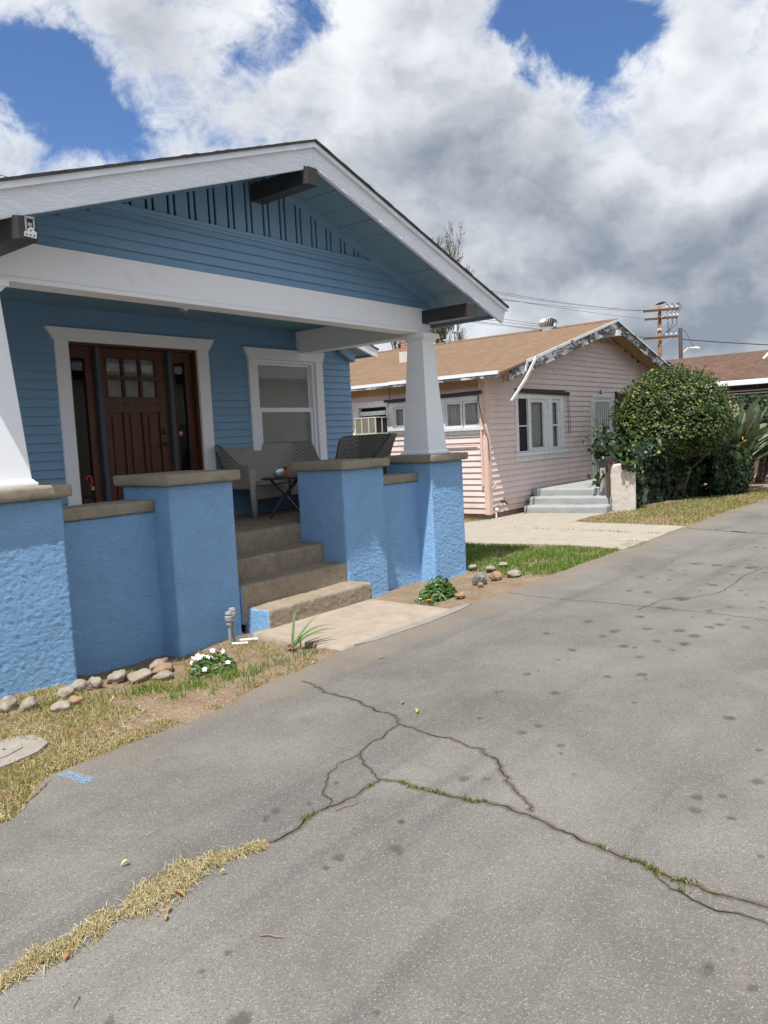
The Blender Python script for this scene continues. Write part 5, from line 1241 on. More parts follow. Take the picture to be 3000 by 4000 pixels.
# ------------------------------------------------------------------ poles and wires
def make_poles():
    P = empty('utility_pole', (56.5, 16.25, 0), 'tall brown wooden utility pole with three crossarms behind the pink cottage', 'utility pole')
    m = MB(); m.tube([(56.3, 16.26, -.2), (56.46, 16.26, 5.5), (56.64, 16.27, 10.85)], [.20, .17, .135], 14); m.build('pole', 'pole_wood', P, smooth=True)
    u = Vector((.635, -.772, .03))
    def arm(c, a, b, th):
        c = Vector(c); p = c+u*a; q = c+u*b; n = Vector((.772, .635, 0))
        m = MB(); h = Vector((0, 0, th)); w = n*.07; i = len(m.v)
        m.v += [tuple(x) for x in (p-w-h, q-w-h, q+w-h, p+w-h, p-w+h, q-w+h, q+w+h, p+w+h)]
        m.f += [(0, 3, 2, 1), (4, 5, 6, 7), (0, 1, 5, 4), (1, 2, 6, 5), (2, 3, 7, 6), (3, 0, 4, 7)]; m.m += [0]*6
        A = m.build('crossarm', 'arm_wood', P); return A
    spec = [((56.44, 16.1, 10.49), -1.35, 1.38, .085, (.45, .85, 1.25)), ((56.42, 16.1, 9.86), -1.25, 1.3, .075, (.35, .7, 1.0, 1.28)), ((56.26, 16.1, 8.39), -1.30, 1.36, .08, (.45, .85, 1.2))]
    for c, a, b, th, ins in spec:
        A = arm(c, a, b, th)
        for s in ins:
            p = Vector(c)+u*s; m = MB(); m.lathe((p.x, p.y, p.z+th), [(.03, 0), (.03, .06), (.09, .08), (.075, .16), (.04, .2)], 8); m.build('insulator', 'insulator', A)
        for s in (-.75, .75):
            m = MB(); p = Vector(c)+u*s; m.tube([tuple(p+Vector((-.08, -.06, -th))), tuple(Vector(c)+Vector((-.1, -.1, -.62)))], .022, 5); m.build('brace', 'pipe_grey', A)
    m = MB()
    for s0, s1, dz in ((.35, .45, .5), (.7, .85, .55), (1.0, 1.25, .6), (1.28, 1.36, .75)):
        a = Vector(spec[1][0])+u*s0+Vector((0, 0, .28)); b = Vector(spec[0][0])+u*s1+Vector((0, 0, .28))
        m.tube([tuple(a), tuple(a.lerp(b, .5)+Vector((.15, -.15, .1))+u*.12), tuple(b+Vector((0, 0, .2))), tuple(b)], .022, 5)
    for s in (.5, .85, 1.2):
        a = Vector(spec[1][0])+u*s; m.tube([tuple(a), tuple(a+u*.05+Vector((0, 0, -.45))), tuple(Vector(spec[1][0])+u*(.45+.2*s)+Vector((0, 0, -.95))), tuple(Vector(spec[1][0])+u*.12+Vector((0, 0, -1.35)))], .028, 5)
    m.build('jumper_wire', 'wire_dark', P)
    m = MB(); m.lathe((56.52, 16.26, 0), [(.17, 8.95), (.17, 9.1)], 14); m.build('band', 'cream', P)
    # a crow on top
    B = empty('perched_bird', (56.6, 16.27, 10.85), 'dark bird perched on top of the utility pole', 'bird')
    m = MB(); m.tube([(56.4, 16.5, 10.93), (56.55, 16.32, 11.0), (56.72, 16.15, 11.05), (56.84, 16.0, 11.10), (56.95, 15.87, 11.07)], [.025, .08, .11, .07, .012], 8); m.tube([(56.65, 16.22, 10.98), (56.64, 16.24, 10.85)], .02, 5); m.build('bird_body', 'bird_black', B, smooth=True)
    Q = empty('street_lamp', (57.3, 14.9, 0), 'white cobra street lamp on a short dark wooden pole', 'street lamp')
    m = MB(); m.tube([(57.25, 14.9, -.1), (57.35, 14.93, 5), (57.47, 14.98, 9.06)], [.19, .165, .14], 12); m.build('pole', 'pole_dark', Q, smooth=True)
    m = MB(); m.tube([(57.5, 14.9, 7.05), (57.58, 14.72, 7.28), (57.72, 14.52, 7.48), (57.9, 14.28, 7.52), (58.05, 14.1, 7.50)], .045, 8); m.build('arm', 'cream', Q, smooth=True)
    m = MB(); m.tube([(57.95, 14.22, 7.50), (58.05, 14.08, 7.49), (58.2, 13.9, 7.46), (58.3, 13.75, 7.44)], [.05, .10, .11, .03], 10); m.build('lamp_head', 'cream', Q, smooth=True)
    m = MB(); m.tube([(57.52, 14.9, 8.95), (57.65, 14.65, 8.8), (57.98, 14.18, 7.58)], .018, 5); m.build('stay_wire', 'wire_dark', Q)
    # overhead wires
    def wire(nm, a, b, sag, r, label, group):
        a = Vector(a); b = Vector(b); n = 40
        m = MB(); m.tube([tuple(a.lerp(b, k/n)-Vector((0, 0, sag*4*(k/n)*(1-k/n)))) for k in range(n+1)], r, 5)
        tag(m.build(nm, 'wire_dark', None), label, 'wire', group)
    lab = ['thin overhead wire running from the top crossarm over the roofs', 'thin overhead wire running from the lower crossarms behind the blue roof']
    L = Vector((-34, 13.0, 0))
    for s, zq in ((-1.33, 11.3), (-1.2, 10.8), (-1.34, 9.9)):
        c = Vector(spec[0][0])+u*s; wire('overhead_wire', c+Vector((0, 0, .05)), (-30, 13.6-s, zq), 1.9, .010, lab[0], 'upper overhead wires')
    for c, s, zq in ((spec[1][0], -1.2, 8.7), (spec[2][0], -.6, 8.4), (spec[2][0], -.9, 8.05), (spec[2][0], -1.25, 7.7), (spec[2][0], -1.28, 7.5)):
        c = Vector(c)+u*s; wire('overhead_wire', c+Vector((0, 0, .05)), (-30, 13.6, zq), 1.0, .010, lab[1], 'lower overhead wires')
    wire('service_wire', (57.45, 14.9, 8.2), (59.5, -8, 5.2), .35, .035, 'thick black service wire leaving the street lamp pole', None)
make_poles()
# ------------------------------------------------------------------ trees
def make_tree(name, base, h0, top, spread, seed, label, leafn, levels=5, r0=.16, fit=None):
    E = empty(name, base, label, 'tree')
    rd = random.Random(seed); tips = []
    mb = MB()
    def grow(p, d, ln, r, lv):
        n = 4; pts = [p]; rs = [r]; q = Vector(p); dd = Vector(d)
        for k in range(n):
            dd = (dd+Vector((rd.uniform(-1, 1), rd.uniform(-1, 1), rd.uniform(-.5, .8)))*.16).normalized(); q = q+dd*ln/n; pts.append(q.copy()); rs.append(max(.006, r*(1-.45*(k+1)/n)))
            if lv < levels and k >= 1 and rd.random() < (.75 if lv > 0 else .5):
                sd = (dd+Vector((rd.uniform(-1, 1), rd.uniform(-1, 1), rd.uniform(-.2, .6)))*spread).normalized(); grow(q.copy(), sd, ln*rd.uniform(.5, .72), rs[-1]*.62, lv+1)
        mb.tube(pts, rs, 7 if lv < 2 else 4, 0, cap=False)
        tips.append((q.copy(), dd.copy()))
        for k in range(max(1, int(ln*6))) if lv >= 3 else []: tips.append((pts[rd.randint(1, n)].copy(), dd.copy()))
        if lv < levels:
            for k in range(2 if lv < 3 else 3):
                sd = (dd+Vector((rd.uniform(-1, 1), rd.uniform(-1, 1), rd.uniform(-.1, .5)))*spread*.8).normalized(); grow(q.copy(), sd, ln*rd.uniform(.55, .8), rs[-1]*.8, lv+1)
    b = Vector(base)
    grow(b, Vector((0, 0, 1)), h0, r0, 0)
    if fit:
        zmax = max(v[2] for v in mb.v); rr = sorted(math.hypot(v[0]-b.x, v[1]-b.y) for v in mb.v)[int(len(mb.v)*.95)]
        kz = fit[0]/zmax; kr = fit[1]/rr
        F_ = lambda p: Vector((b.x+(p[0]-b.x)*kr, b.y+(p[1]-b.y)*kr, p[2]*kz))
        mb.v = [tuple(F_(v)) for v in mb.v]; tips = [(F_(t[0]), t[1]) for t in tips]
    mb.build('trunk', 'bark', E, smooth=True, fix=False)
    T = [rd.choice(tips) for i in range(leafn)]
    pts = np.array([t[0]+Vector((rd.gauss(0, .05), rd.gauss(0, .05), rd.gauss(0, .05))) for t in T]); nr = np.array([t[1]+Vector((0, 0, .5)) for t in T])
    V, F = leaves(pts, nr, rng.uniform(.05, .10, len(pts)), .8, .6)
    mesh_np('crown', V, [F], 'tree_leaf', E)
make_tree('bare_tree', (20.9, 11.95, 0), 3.22, 9.7, .60, 11, 'nearly bare budding tree rising behind the blue roof', 2000, 5, .16, fit=(9.5, 2.8))
make_tree('leafy_tree', (19.4, 13.6, 0), 3.2, 7, .8, 23, 'sparse leafy tree standing behind the tan shingle roof', 3400, 5, .28)
# ------------------------------------------------------------------ round bush, ivy, strelitzia, hedge
def sphere_dirs(n):
    v = rng.normal(0, 1, (n, 3)); return v/np.linalg.norm(v, axis=1)[:, None]
def lump(d, seed, f=2.2, a=.07):
    return np.array([1+a*mn.fractal(Vector((x*f+seed, y*f, z*f)), 1, 2, 3) for x, y, z in d])
def make_bush():
    C = np.array([13.45, .87, 1.66]); rad = np.array([1.30, 1.30, 1.27])
    E = empty('round_bush', (13.45, .87, 0), 'big clipped dome-shaped bush with glossy yellow-tipped leaves by the walk', 'bush')
    d = sphere_dirs(26000); d = d[d[:, 2] > -.70][:15500]
    depth = 1-np.abs(rng.normal(0, .085, len(d)))
    dd = d.copy(); 
    low = dd[:, 2] < 0; 
    p = C+d*rad*(lump(d, 3, 2.8, .10)*depth)[:, None]
    p[low, 2] = C[2]+d[low, 2]*.98
    nr = d*1.0+np.array([-.12, -.2, .75])
    V, F = leaves(p, nr, rng.uniform(.055, .095, len(p)), .42, .62, .16)
    # sprigs standing proud of the clipped surface
    d2 = sphere_dirs(900); d2 = d2[d2[:, 2] > .1][:330]; pts = []; nn = []
    for q in d2:
        b = C+q*rad*1.0
        for k in range(5): pts.append(b+q*(.02+.03*k)+rng.normal(0, .02, 3)); nn.append(q*.4+rng.normal(0, .6, 3))
    V2, F2 = leaves(np.array(pts), np.array(nn), rng.uniform(.05, .085, len(pts)), .3, .5)
    o = mesh_np('foliage', np.concatenate([V, V2]), [np.concatenate([F, F2+len(V)])], 'bush_leaf', E)
    mb = MB()
    rd = random.Random(4)
    for k in range(34):
        a = rd.uniform(0, 6.28); r = rd.uniform(.3, 1.05); z = rd.uniform(1.2, 2.2)
        mb.tube([(C[0]+.15*math.cos(a), C[1]+.15*math.sin(a), 0), (C[0]+.4*r*math.cos(a), C[1]+.4*r*math.sin(a), z*.55), (C[0]+r*math.cos(a), C[1]+r*math.sin(a), z)], [.05, .03, .012], 5)
    mb.build('branch', 'bark', E, fix=False)
    # dark leaf filling inside: keeps the middle opaque
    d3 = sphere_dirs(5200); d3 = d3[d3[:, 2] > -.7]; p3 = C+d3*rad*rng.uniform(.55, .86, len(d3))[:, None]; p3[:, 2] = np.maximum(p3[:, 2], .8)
    V3, F3 = leaves(p3, d3, rng.uniform(.12, .2, len(p3)), .5, .8); mesh_np('dark_filler', V3, [F3], 'hedge_leaf', E)
make_bush()
def make_ivy():
    E = empty('ivy', (13.0, .5, 0), 'dark ivy tangle hanging below the dome bush and over the white pier', 'ivy')
    base = [(10.70, 1.0), (10.95, .80), (11.55, .80), (12.4, .62), (13.3, .40), (14.0, .05), (14.6, -.30), (14.95, -.35), (15.1, .1)]
    def at(s):
        k = min(int(s), len(base)-2); f = s-k; a, b = base[k], base[k+1]; return a[0]+(b[0]-a[0])*f, a[1]+(b[1]-a[1])*f
    P = []; N = []; SZ = []
    rd = random.Random(9)
    for i in range(11500):
        s = rd.uniform(.6, 7.99) if i < 9500 else rd.uniform(4.6, 7.9); x, y = at(s)
        htop = 1.25 if s < 5 else (1.22-.2*(s-5)*.6)
        z = rd.uniform(.0, 1.0)**.9*htop
        bul = .16*math.sin(min(1, z/htop)*math.pi)+.10*mn.noise(Vector((x*2.2, z*2.5, 1)))+.05*mn.noise(Vector((x*6, z*6, 4)))
        inn = abs(rd.gauss(0, .09))
        if 1.3 < s < 4.7:
            inn += .42*(1-abs(z/htop-.2)); 
            if z < .85 and rd.random() < .5: continue # hollow, shaded under the dome
        nx, ny = -.45, -.89
        P.append((x+nx*(bul-inn), y+ny*(bul-inn), max(z, .02))); N.append((nx, ny, .45)); SZ.append(rd.uniform(.075, .135) if s > 4.2 else rd.uniform(.06, .11))
    # spill over the end pier and railing side
    for i in range(300):
        a = rd.uniform(0, 6.28); r = abs(rd.gauss(0, .17)); x = 11.1+r*math.cos(a)*1.1; y = 1.52+r*math.sin(a)*1.1; z = 1.36+rd.gauss(0, .17)
        P.append((x, y, z)); N.append((-.5, -.6, .6)); SZ.append(rd.uniform(.06, .11))
    for i in range(560):
        t = rd.random(); x = 10.85+t*1.2+rd.gauss(0, .10); y = 1.12-.32*t+rd.gauss(0, .15); z = 1.04+.2*t+rd.gauss(0, .11)-.0*t
        P.append((x, y, z)); N.append((-.4, -.7, .6)); SZ.append(rd.uniform(.06, .11))
    for k in range(7):
        x0 = 10.50+rd.random()*.25; y0 = .92-(x0-10.5)*.85; L_ = rd.uniform(.08, .22)
        for j in range(9): P.append((x0+rd.gauss(0, .03)-.08, y0-.06+rd.gauss(0, .03), .98-L_*j/9)); N.append((-.6, -.7, .2)); SZ.append(rd.uniform(.06, .1))
    # a runner trailing towards the steps
    for j in range(26):
        f = j/26; P.append((10.55-.35*f+rd.gauss(0, .03), 1.22+.22*f+rd.gauss(0, .03), .80-.30*f+.05*math.sin(f*9))); N.append((-.5, -.7, .5)); SZ.append(rd.uniform(.06, .09))
    rn = MB(); rn.tube([(10.55-.35*f, 1.22+.22*f, .80-.30*f+.05*math.sin(f*9)) for f in np.linspace(-.2, 1, 12)], [.006]*11+[.003], 4); rn.build('runner', 'bark', E)
    V, F = leaves(np.array(P), np.array(N), np.array(SZ), .38, .95, .12, droop=(0, 0, -1.1))
    mesh_np('foliage', V, [F], 'ivy_leaf', E)
    mb = MB()
    Q = []; QN = []
    for i in range(4200):
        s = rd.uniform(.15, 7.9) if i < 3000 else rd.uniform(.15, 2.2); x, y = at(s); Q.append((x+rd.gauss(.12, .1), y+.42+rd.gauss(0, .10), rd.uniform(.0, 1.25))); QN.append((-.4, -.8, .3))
    V2, F2 = leaves(np.array(Q), np.array(QN), rng.uniform(.14, .22, len(Q)), .4, .9); mesh_np('dark_filler', V2, [F2], 'hedge_leaf', E)  # dark leaves added behind, standing in for the shadow in the hollow
    for k in range(5):
        s = rd.uniform(1.4, 4.2); x, y = at(s); dx = rd.uniform(-.2, .2)
        mb = MB(); mb.tube([(x, y+.30, 0), (x+dx*1.2, y+.22, .35), (x+dx*2.6, y+.18, .75), (x+dx*3.2, y+.25, 1.1)], [.016, .012, .009, .005], 5); mb.build('stem', 'bark', E, fix=False)
make_ivy()
def make_strelitzia():
    E = empty('bird_of_paradise', (15.25, .05, 0), 'bird-of-paradise plant with long pale paddle leaves behind the round bush', 'plant')
    rd = random.Random(21); mb = MB(); st = MB()
    for k in range(84):
        az = rd.uniform(-2.4, .55) if k % 3 else rd.uniform(-3.1, 3.1)   # most lean away to the right and towards the drive
        ln = rd.uniform(.65, 1.0); el = rd.uniform(.35, 1.4)
        b = Vector((15.2+rd.gauss(0, .15), .05+rd.gauss(0, .15), rd.uniform(.3, 1.05)))
        d = Vector((math.cos(az)*math.cos(el), math.sin(az)*math.cos(el), math.sin(el)))
        stl = rd.uniform(.45, 1.0); p0 = b+d*stl
        st.tube([tuple(b), tuple(b+d*stl*.5), tuple(p0)], [.022, .018, .012], 5)
        side = d.cross(Vector((0, 0, 1))).normalized(); side = (side+Vector((0, 0, rd.uniform(-.6, .6)))).normalized(); up_ = side.cross(d)
        w = rd.uniform(.065, .125); n = 7; last = None
        for j in range(n+1):
            f = j/n; wd = w*math.sin(math.pi*min(.98, f*.92+.06))**.75; droop_ = -.10*f*f*ln*.8*(1 if el < 1 else .5)
            c = p0+d*ln*.75*f+Vector((0, 0, droop_)); cur = (c-side*wd+up_*wd*.45, c, c+side*wd+up_*wd*.45)
            if last:
                mb.quad(last[0], cur[0], cur[1], last[1]); mb.quad(last[1], cur[1], cur[2], last[2])
            last = cur
    # weld quads of each leaf so that colour varies leaf by leaf
    o = mb.build('leaf', 'paddle_leaf', E, fix=False)
    bm = bmesh.new(); bm.from_mesh(o.data); bmesh.ops.remove_doubles(bm, verts=bm.verts, dist=.0005); bm.to_mesh(o.data); bm.free()
    st.build('stalk', 'small_leaf', E, fix=False)
    m = MB()
    for k in range(5):
        a = rd.uniform(0, 6.28); c = Vector((15.0+rd.gauss(0, .1), -.1+rd.gauss(0, .1), 1.1+rd.gauss(0, .15)))
        m.tube([tuple(c), tuple(c+Vector((.12*math.cos(a), .12*math.sin(a), .1))), tuple(c+Vector((.24*math.cos(a), .24*math.sin(a), .03)))], [.012, .02, .003], 5)
    m.build('dry_flower', 'leaf_litter', E)
make_strelitzia()
def make_hedge():
    E = empty('dark_hedge', (18.2, .4, 0), 'dark glossy shrub behind the bird-of-paradise near the mauve gate', 'bush')
    d = sphere_dirs(9000); d = d[d[:, 2] > -.8]
    C = np.array([18.6, .35, 1.38]); p = C+d*np.array([1.5, 1.25, 1.02])*(lump(d, 8, 2, .14)*(1-np.abs(rng.normal(0, .09, len(d)))))[:, None]
    p[:, 2] = np.maximum(p[:, 2], .55)
    V, F = leaves(p, d+np.array([0, 0, .5]), rng.uniform(.08, .13, len(p)), .5, .6); mesh_np('foliage', V, [F], 'hedge_leaf', E)
    mb = MB(); rd = random.Random(2)
    for k in range(9):
        a = rd.uniform(0, 6.28); mb.tube([(18.5+.25*math.cos(a), .4+.25*math.sin(a), 0), (18.6+.6*math.cos(a), .35+.6*math.sin(a), 1.2)], [.05, .025], 6)
    mb.build('branch', 'bark', E, fix=False)
    P = empty('flower_pot', (17.9, -.32, 0), 'small terracotta pot under the dark shrub by the gate', 'pot')
    m = MB(); m.lathe((17.9, -.32, 0), [(.10, 0), (.14, .2), (.16, .205), (.16, .25), (.14, .25), (.12, .2), (.01, .2)], 16); m.build('pot', 'terracotta', P)
    m = MB(); [m.tube([(17.9, -.32, .2), (17.9+.1*math.cos(k), -.32+.1*math.sin(k), .42)], [.012, .004], 4) for k in range(9)]; m.build('plant', 'small_leaf', P)
make_hedge()
# ------------------------------------------------------------------ grass
def field(name, n, region, dens, h, w, mat, label, lean=.5, zoff=-.005):
    x0, x1, y0, y1 = region; out = []
    k = 0
    xy = np.column_stack([rng.uniform(x0, x1, n), rng.uniform(y0, y1, n)])
    keep = np.array([rng.random() < dens(x, y) for x, y in xy]); xy = xy[keep]
    z = np.array([gz(x, y) for x, y in xy])+zoff
    hh = h(xy) if callable(h) else rng.uniform(h[0], h[1], len(xy))
    V, Q, T = blades(xy, z, hh, w, lean)
    o = mesh_np(name, V, [Q, T], mat); tag(o, label, 'grass', kind='stuff'); return o
def fr(x, y, f, s=0): return .5+.5*mn.fractal(Vector((x*f+s, y*f, s*1.7)), .9, 2, 3)
def strip_ok(x, y): return y > edge_y(x)+.012+.03*mn.noise(Vector((x*6, y*6, 2))) and not (-.2 < x < 1.52 and y < .02) and y < (.13 if x < -1.75 else (.5 if x < -.75 else (.27 if x < -.05 else .5)))
def d_dry(x, y):
    if not strip_ok(x, y) or x > -.15: return 0
    v = 0
    if x < -1.9: v = .95*smooth01((fr(x, y, 3.2, 1)-.22)/.3)
    if x < -2.2 and y < -.45: v = max(v, .9*smooth01((fr(x, y, 2.5, 2)-.15)/.3))
    v = max(v, .45*smooth01((fr(x, y, 4, 5)-.42)/.3)*(1 if y > -.75 or x < -1.9 else .4))
    if x > -1.6 and y < edge_y(x)+.17: v = max(v, .5*smooth01((fr(x, y, 5, 6)-.4)/.3))
    bare = math.exp(-((x+1.95)/.42)**2-((y+1.0)/.16)**2)
    lid = -3.0 < x < -2.58 and -.93 < y < -.62
    return 0 if lid else max(0, v*(1-1.3*bare))
field('dry_grass', 95000, (-4.2, -.1, -1.7, .5), d_dry, lambda xy: rng.uniform(.012, .055, len(xy)), .0045, 'grass_mixed', 'dry straw-coloured grass along the blue wall', 1.3)
def d_straw(x, y):
    if not strip_ok(x, y) or x > -1.9 or (-3.0 < x < -2.60 and -.91 < y < -.63): return 0
    return smooth01((fr(x, y, 2.6, 7)-.30)/.25)*(1 if y < -.45 or x < -2.5 else .5)*(1-.9*math.exp(-((x+1.95)/.42)**2-((y+1.0)/.2)**2))
field('dry_grass', 42000, (-4.2, -1.9, -1.7, .2), d_straw, lambda xy: rng.uniform(.010, .045, len(xy)), .0048, 'grass_dry', 'golden straw lying over the earth by the concrete ground cover', 1.9)
def d_green(x, y):
    if not strip_ok(x, y) or x > -.12: return 0
    v = 0
    for cx, cy, r, a in ((-1.55, -.45, .17, .9), (-1.28, -.66, .15, 1), (-1.02, -.76, .16, 1), (-.8, -.78, .12, .9), (-.62, -.88, .10, .6), (-1.62, -.78, .075, 1), (-1.33, -.94, .075, .8), (-1.18, -1.0, .08, .7), (-2.25, -.28, .10, .7), (-2.0, -.22, .08, .6), (-2.45, -.05, .09, .6), (-2.9, -1.25, .11, .4), (-2.2, -.55, .10, .4), (-1.85, -.45, .13, .4), (-.5, -.62, .08, .4), (-.35, -.85, .09, .3), (-3.05, -1.42, .07, .5)):
        v = max(v, a*math.exp(-((x-cx)**2+(y-cy)**2)/r**2))
    return .95*v*smooth01((fr(x, y, 7, 3)-.30)/.3)
field('green_grass', 34000, (-4.0, -.1, -1.6, .4), d_green, lambda xy: rng.uniform(.025, .095, len(xy)), .0066, 'grass_green', 'tufts of green grass growing between the stones', .55)
def d_lawn(x, y):
    if y < edge_y(x)+.02: return 0
    if x < 3.55 and y > -.35: 
        return .0 if x < 3.5 else .8
    lim = 5.34+.25*(1-smooth01((y+.4)/1.2))-.45*smooth01((y-1.4)/2.5)
    if x > lim: return 0
    e = smooth01((x-3.0-.30*fr(x, y, 3, 4)+.35*(y+.5))/.45)
    patch = smooth01((fr(x, y, 2.6, 9)-.18)/.25)
    return e*max(.25, patch)
field('lawn', 60000, (2.9, 5.8, -1.08, 5), d_lawn, lambda xy: rng.uniform(.025, .075, len(xy)), .0075, 'grass_green', 'green lawn patch between the blue house and the walk', .5)
def d_lawn2(x, y):
    if y < edge_y(x)+.02: return 0
    if x < 10.3:
        if y > 1.02-.05*(x-8.2): return 0
        if x < 8.32+.06*math.sin(y*4): return 0
    elif y > 1.2-.3*(x-10.3): 
        return 0
    return .35+.65*fr(x, y, 1.6, 2)
field('lawn', 42000, (8.2, 21, -1.9, 1.1), d_lawn2, lambda xy: rng.uniform(.02, .055, len(xy)), .012, 'grass_mixed', 'patchy dry and green lawn in front of the ivy', .7)
def d_lawn3(x, y):
    return d_lawn2(x, y)*smooth01((fr(x, y, 1.3, 12)-.34)/.2)
field('lawn', 26000, (8.2, 21, -1.9, 1.1), d_lawn3, lambda xy: rng.uniform(.02, .06, len(xy)), .012, 'grass_green', 'green patches of lawn in front of the ivy', .6)
def d_found(x, y):
    if 8.05 < x < 8.46 and 2.75 < y < 9: return .9
    if 8.02 < x < 8.45 and 2.6 < y < 2.8: return .6
    if abs(x-7.28) < .05+.05*fr(x, y, 4, 2) and -1.0 < y < 1.6: return .8*smooth01((fr(x, y, 5, 1)-.3)/.2)
    if 5.7 < x < 6.4 and -1.15 < y < -.85: return .7
    if 3.45 < x < 3.7 and .2 < y < 2.4: return .3
    return 0
field('green_grass', 40000, (3.4, 8.5, -1.2, 9), d_found, lambda xy: rng.uniform(.02, .05, len(xy)), .009, 'grass_green', 'mossy grass growing in the walk joints and along the pink foundation', .6, .01)
def crack_grass():
    P = []; hs = []
    L = jag([(-3.80, -2.76), (-3.695, -2.735), (-3.567, -2.70), (-3.46, -2.722), (-3.363, -2.70), (-3.24, -2.70), (-3.08, -2.70), (-2.93, -2.70), (-2.8, -2.71), (-2.70, -2.76), (-2.6, -2.80)], .02, .01, 2)
    wid = lambda s: .075*math.exp(-((s-.62)/.26)**2)+.035*math.exp(-((s-.22)/.12)**2)+.012
    for i in range(17000):
        s = rng.random(); k = int(s*(len(L)-1)); c = L[k]; w = wid(s)*(.75+.5*fr(c[0], c[1], 9, 1))
        # the tuft spreads to the drive side
        w *= .30+1.35*fr(c[0]*1.0, c[1], 11, 3);
        if rng.random() > smooth01((fr(c[0], c[1], 8, 15)-.22)/.3)*.95+.08: continue
        o = rng.normal(-.2, .62)*w; P.append((c[0]+o*.55+rng.normal(0, .008), c[1]+o*.75+rng.normal(0, .008))); hs.append(rng.uniform(.008, .030)*(.45+.6*min(1, w/.06))*(.5+1.0*fr(c[0], c[1], 11, 5)))
    P = np.array(P); V, Q, T = blades(P, np.zeros(len(P)), np.array(hs), .0040, 1.25)
    tag(mesh_np('dry_grass', V, [Q, T], 'grass_dry'), 'tawny dry grass filling the wide crack in the drive', 'grass', kind='stuff')
    P = []; 
    for nm, dens in (('c2', 900), ('c7', 900), ('c4', 160)):
        Lc = jag(CRACKS[nm], .022, .020, list(CRACKS).index(nm)*3.1)
        for i in range(dens*3):
            k = rng.integers(0, len(Lc)); c = Lc[k]
            if nm == 'c2' and c[0] < -2.05: 
                if not (-2.75 < c[0] < -2.3): continue
            if fr(c[0], c[1], 5, 8) < .60: continue
            P.append((c[0]+rng.normal(0, .009), c[1]+rng.normal(0, .009)))
    P = np.array(P); V, Q, T = blades(P, np.full(len(P), .001), rng.uniform(.008, .026, len(P)), .0042, .9)
    tag(mesh_np('green_grass', V, [Q, T], 'grass_crack'), 'short green grass sprouting from the cracks in the drive', 'grass', kind='stuff')
crack_grass()
# ------------------------------------------------------------------ stones, plants and pipes along the wall
def hit(x, y, dz=0.):
    """slide a point seen on the level z=0 along its sight line down to the hollowed earth"""
    Q = Vector((x, y, 0)); p = Q
    for _ in range(4):
        z = gz(p.x, p.y)+dz; s = (CAMP.z-z)/CAMP.z; p = CAMP+(Q-CAMP)*s
    return p
def rock(name, p, size, mat, label, group=None, seed=0, sq=(1, 1, .62), rz=0, sink=.25, facet=False):
    bm = bmesh.new(); bmesh.ops.create_icosphere(bm, subdivisions=3 if not facet else 2, radius=1)
    for v in bm.verts:
        d = v.co.copy(); k = 1+.36*mn.fractal(d*1.3+Vector((seed*5.1, seed, 1)), 1, 2, 2)+.05*mn.noise(d*6+Vector((seed, 0, 0)))
        if facet: k = 1+.32*mn.noise(d*1.1+Vector((seed*3., 1, 2)))
        q = d*k; q = Vector((q.x*sq[0], q.y*sq[1], q.z*sq[2]))*size
        v.co = Matrix.Rotation(rz, 3, 'Z') @ q*1.12
    for f in bm.faces: f.smooth = not facet
    me = bpy.data.meshes.new(name); bm.to_mesh(me); bm.free(); me.materials.append(MATS[mat])
    o = bpy.data.objects.new(name, me); COL.objects.link(o); o.location = (p.x, p.y, p.z+size*sq[2]*(1-sink*2)); return tag(o, label, 'stone', group)
G_ = 'stones edging the bed by the blue wall'
for i, (x, y, s, mat, lab, sq, rz) in enumerate([
    (-2.365, .03, .058, 'rock_grey', 'pale rounded stone under the left pier, leftmost of the stones', (1, .8, .85), .4),
    (-2.285, -.10, .056, 'rock_grey', 'round grey stone in grass just below the left pier', (1, .85, .8), 1),
    (-2.02, -.10, .052, 'rock_grey', 'grey stone standing on two lower stones by the left pier corner', (1, .9, .85), 2),
    (-2.18, -.33, .060, 'rock_grey', 'pointed flat grey stone lowest in front of the left pier', (1.1, .7, .5), .2),
    (-2.06, -.295, .048, 'rock_brown', 'reddish brown stone touching the pointed flat stone', (1.1, .75, .6), .8),
    (-1.88, -.02, .075, 'rock_grey', 'long pale stone at the corner where left pier meets low wall', (1.1, .6, .5), .3),
    (-1.77, -.06, .060, 'rock_grey', 'angular grey stone against the low blue wall', (1, .75, .7), 1.4),
    (-1.60, -.08, .085, 'rock_grey', 'smooth sloping stone below the middle of the low wall', (1.2, .6, .5), .5),
    (-1.50, -.22, .088, 'rock_grey', 'broad tan layered stone in front of the low wall', (1.2, .7, .5), .3),
    (-1.40, -.36, .072, 'rock_grey', 'stone half buried in the green grass', (1.2, .7, .5), .1),
    (-1.30, -.22, .082, 'rock_brown', 'large dusty stone beside the oval one', (1.2, .7, .5), .3),
    (-1.235, -.06, .080, 'rock_grey', 'oval striped stone topmost at the end of the low wall', (1.3, .55, .48), .35)]):
    rock('stone', hit(x, y, .02), s, mat, lab, G_, i, sq, rz, .33)
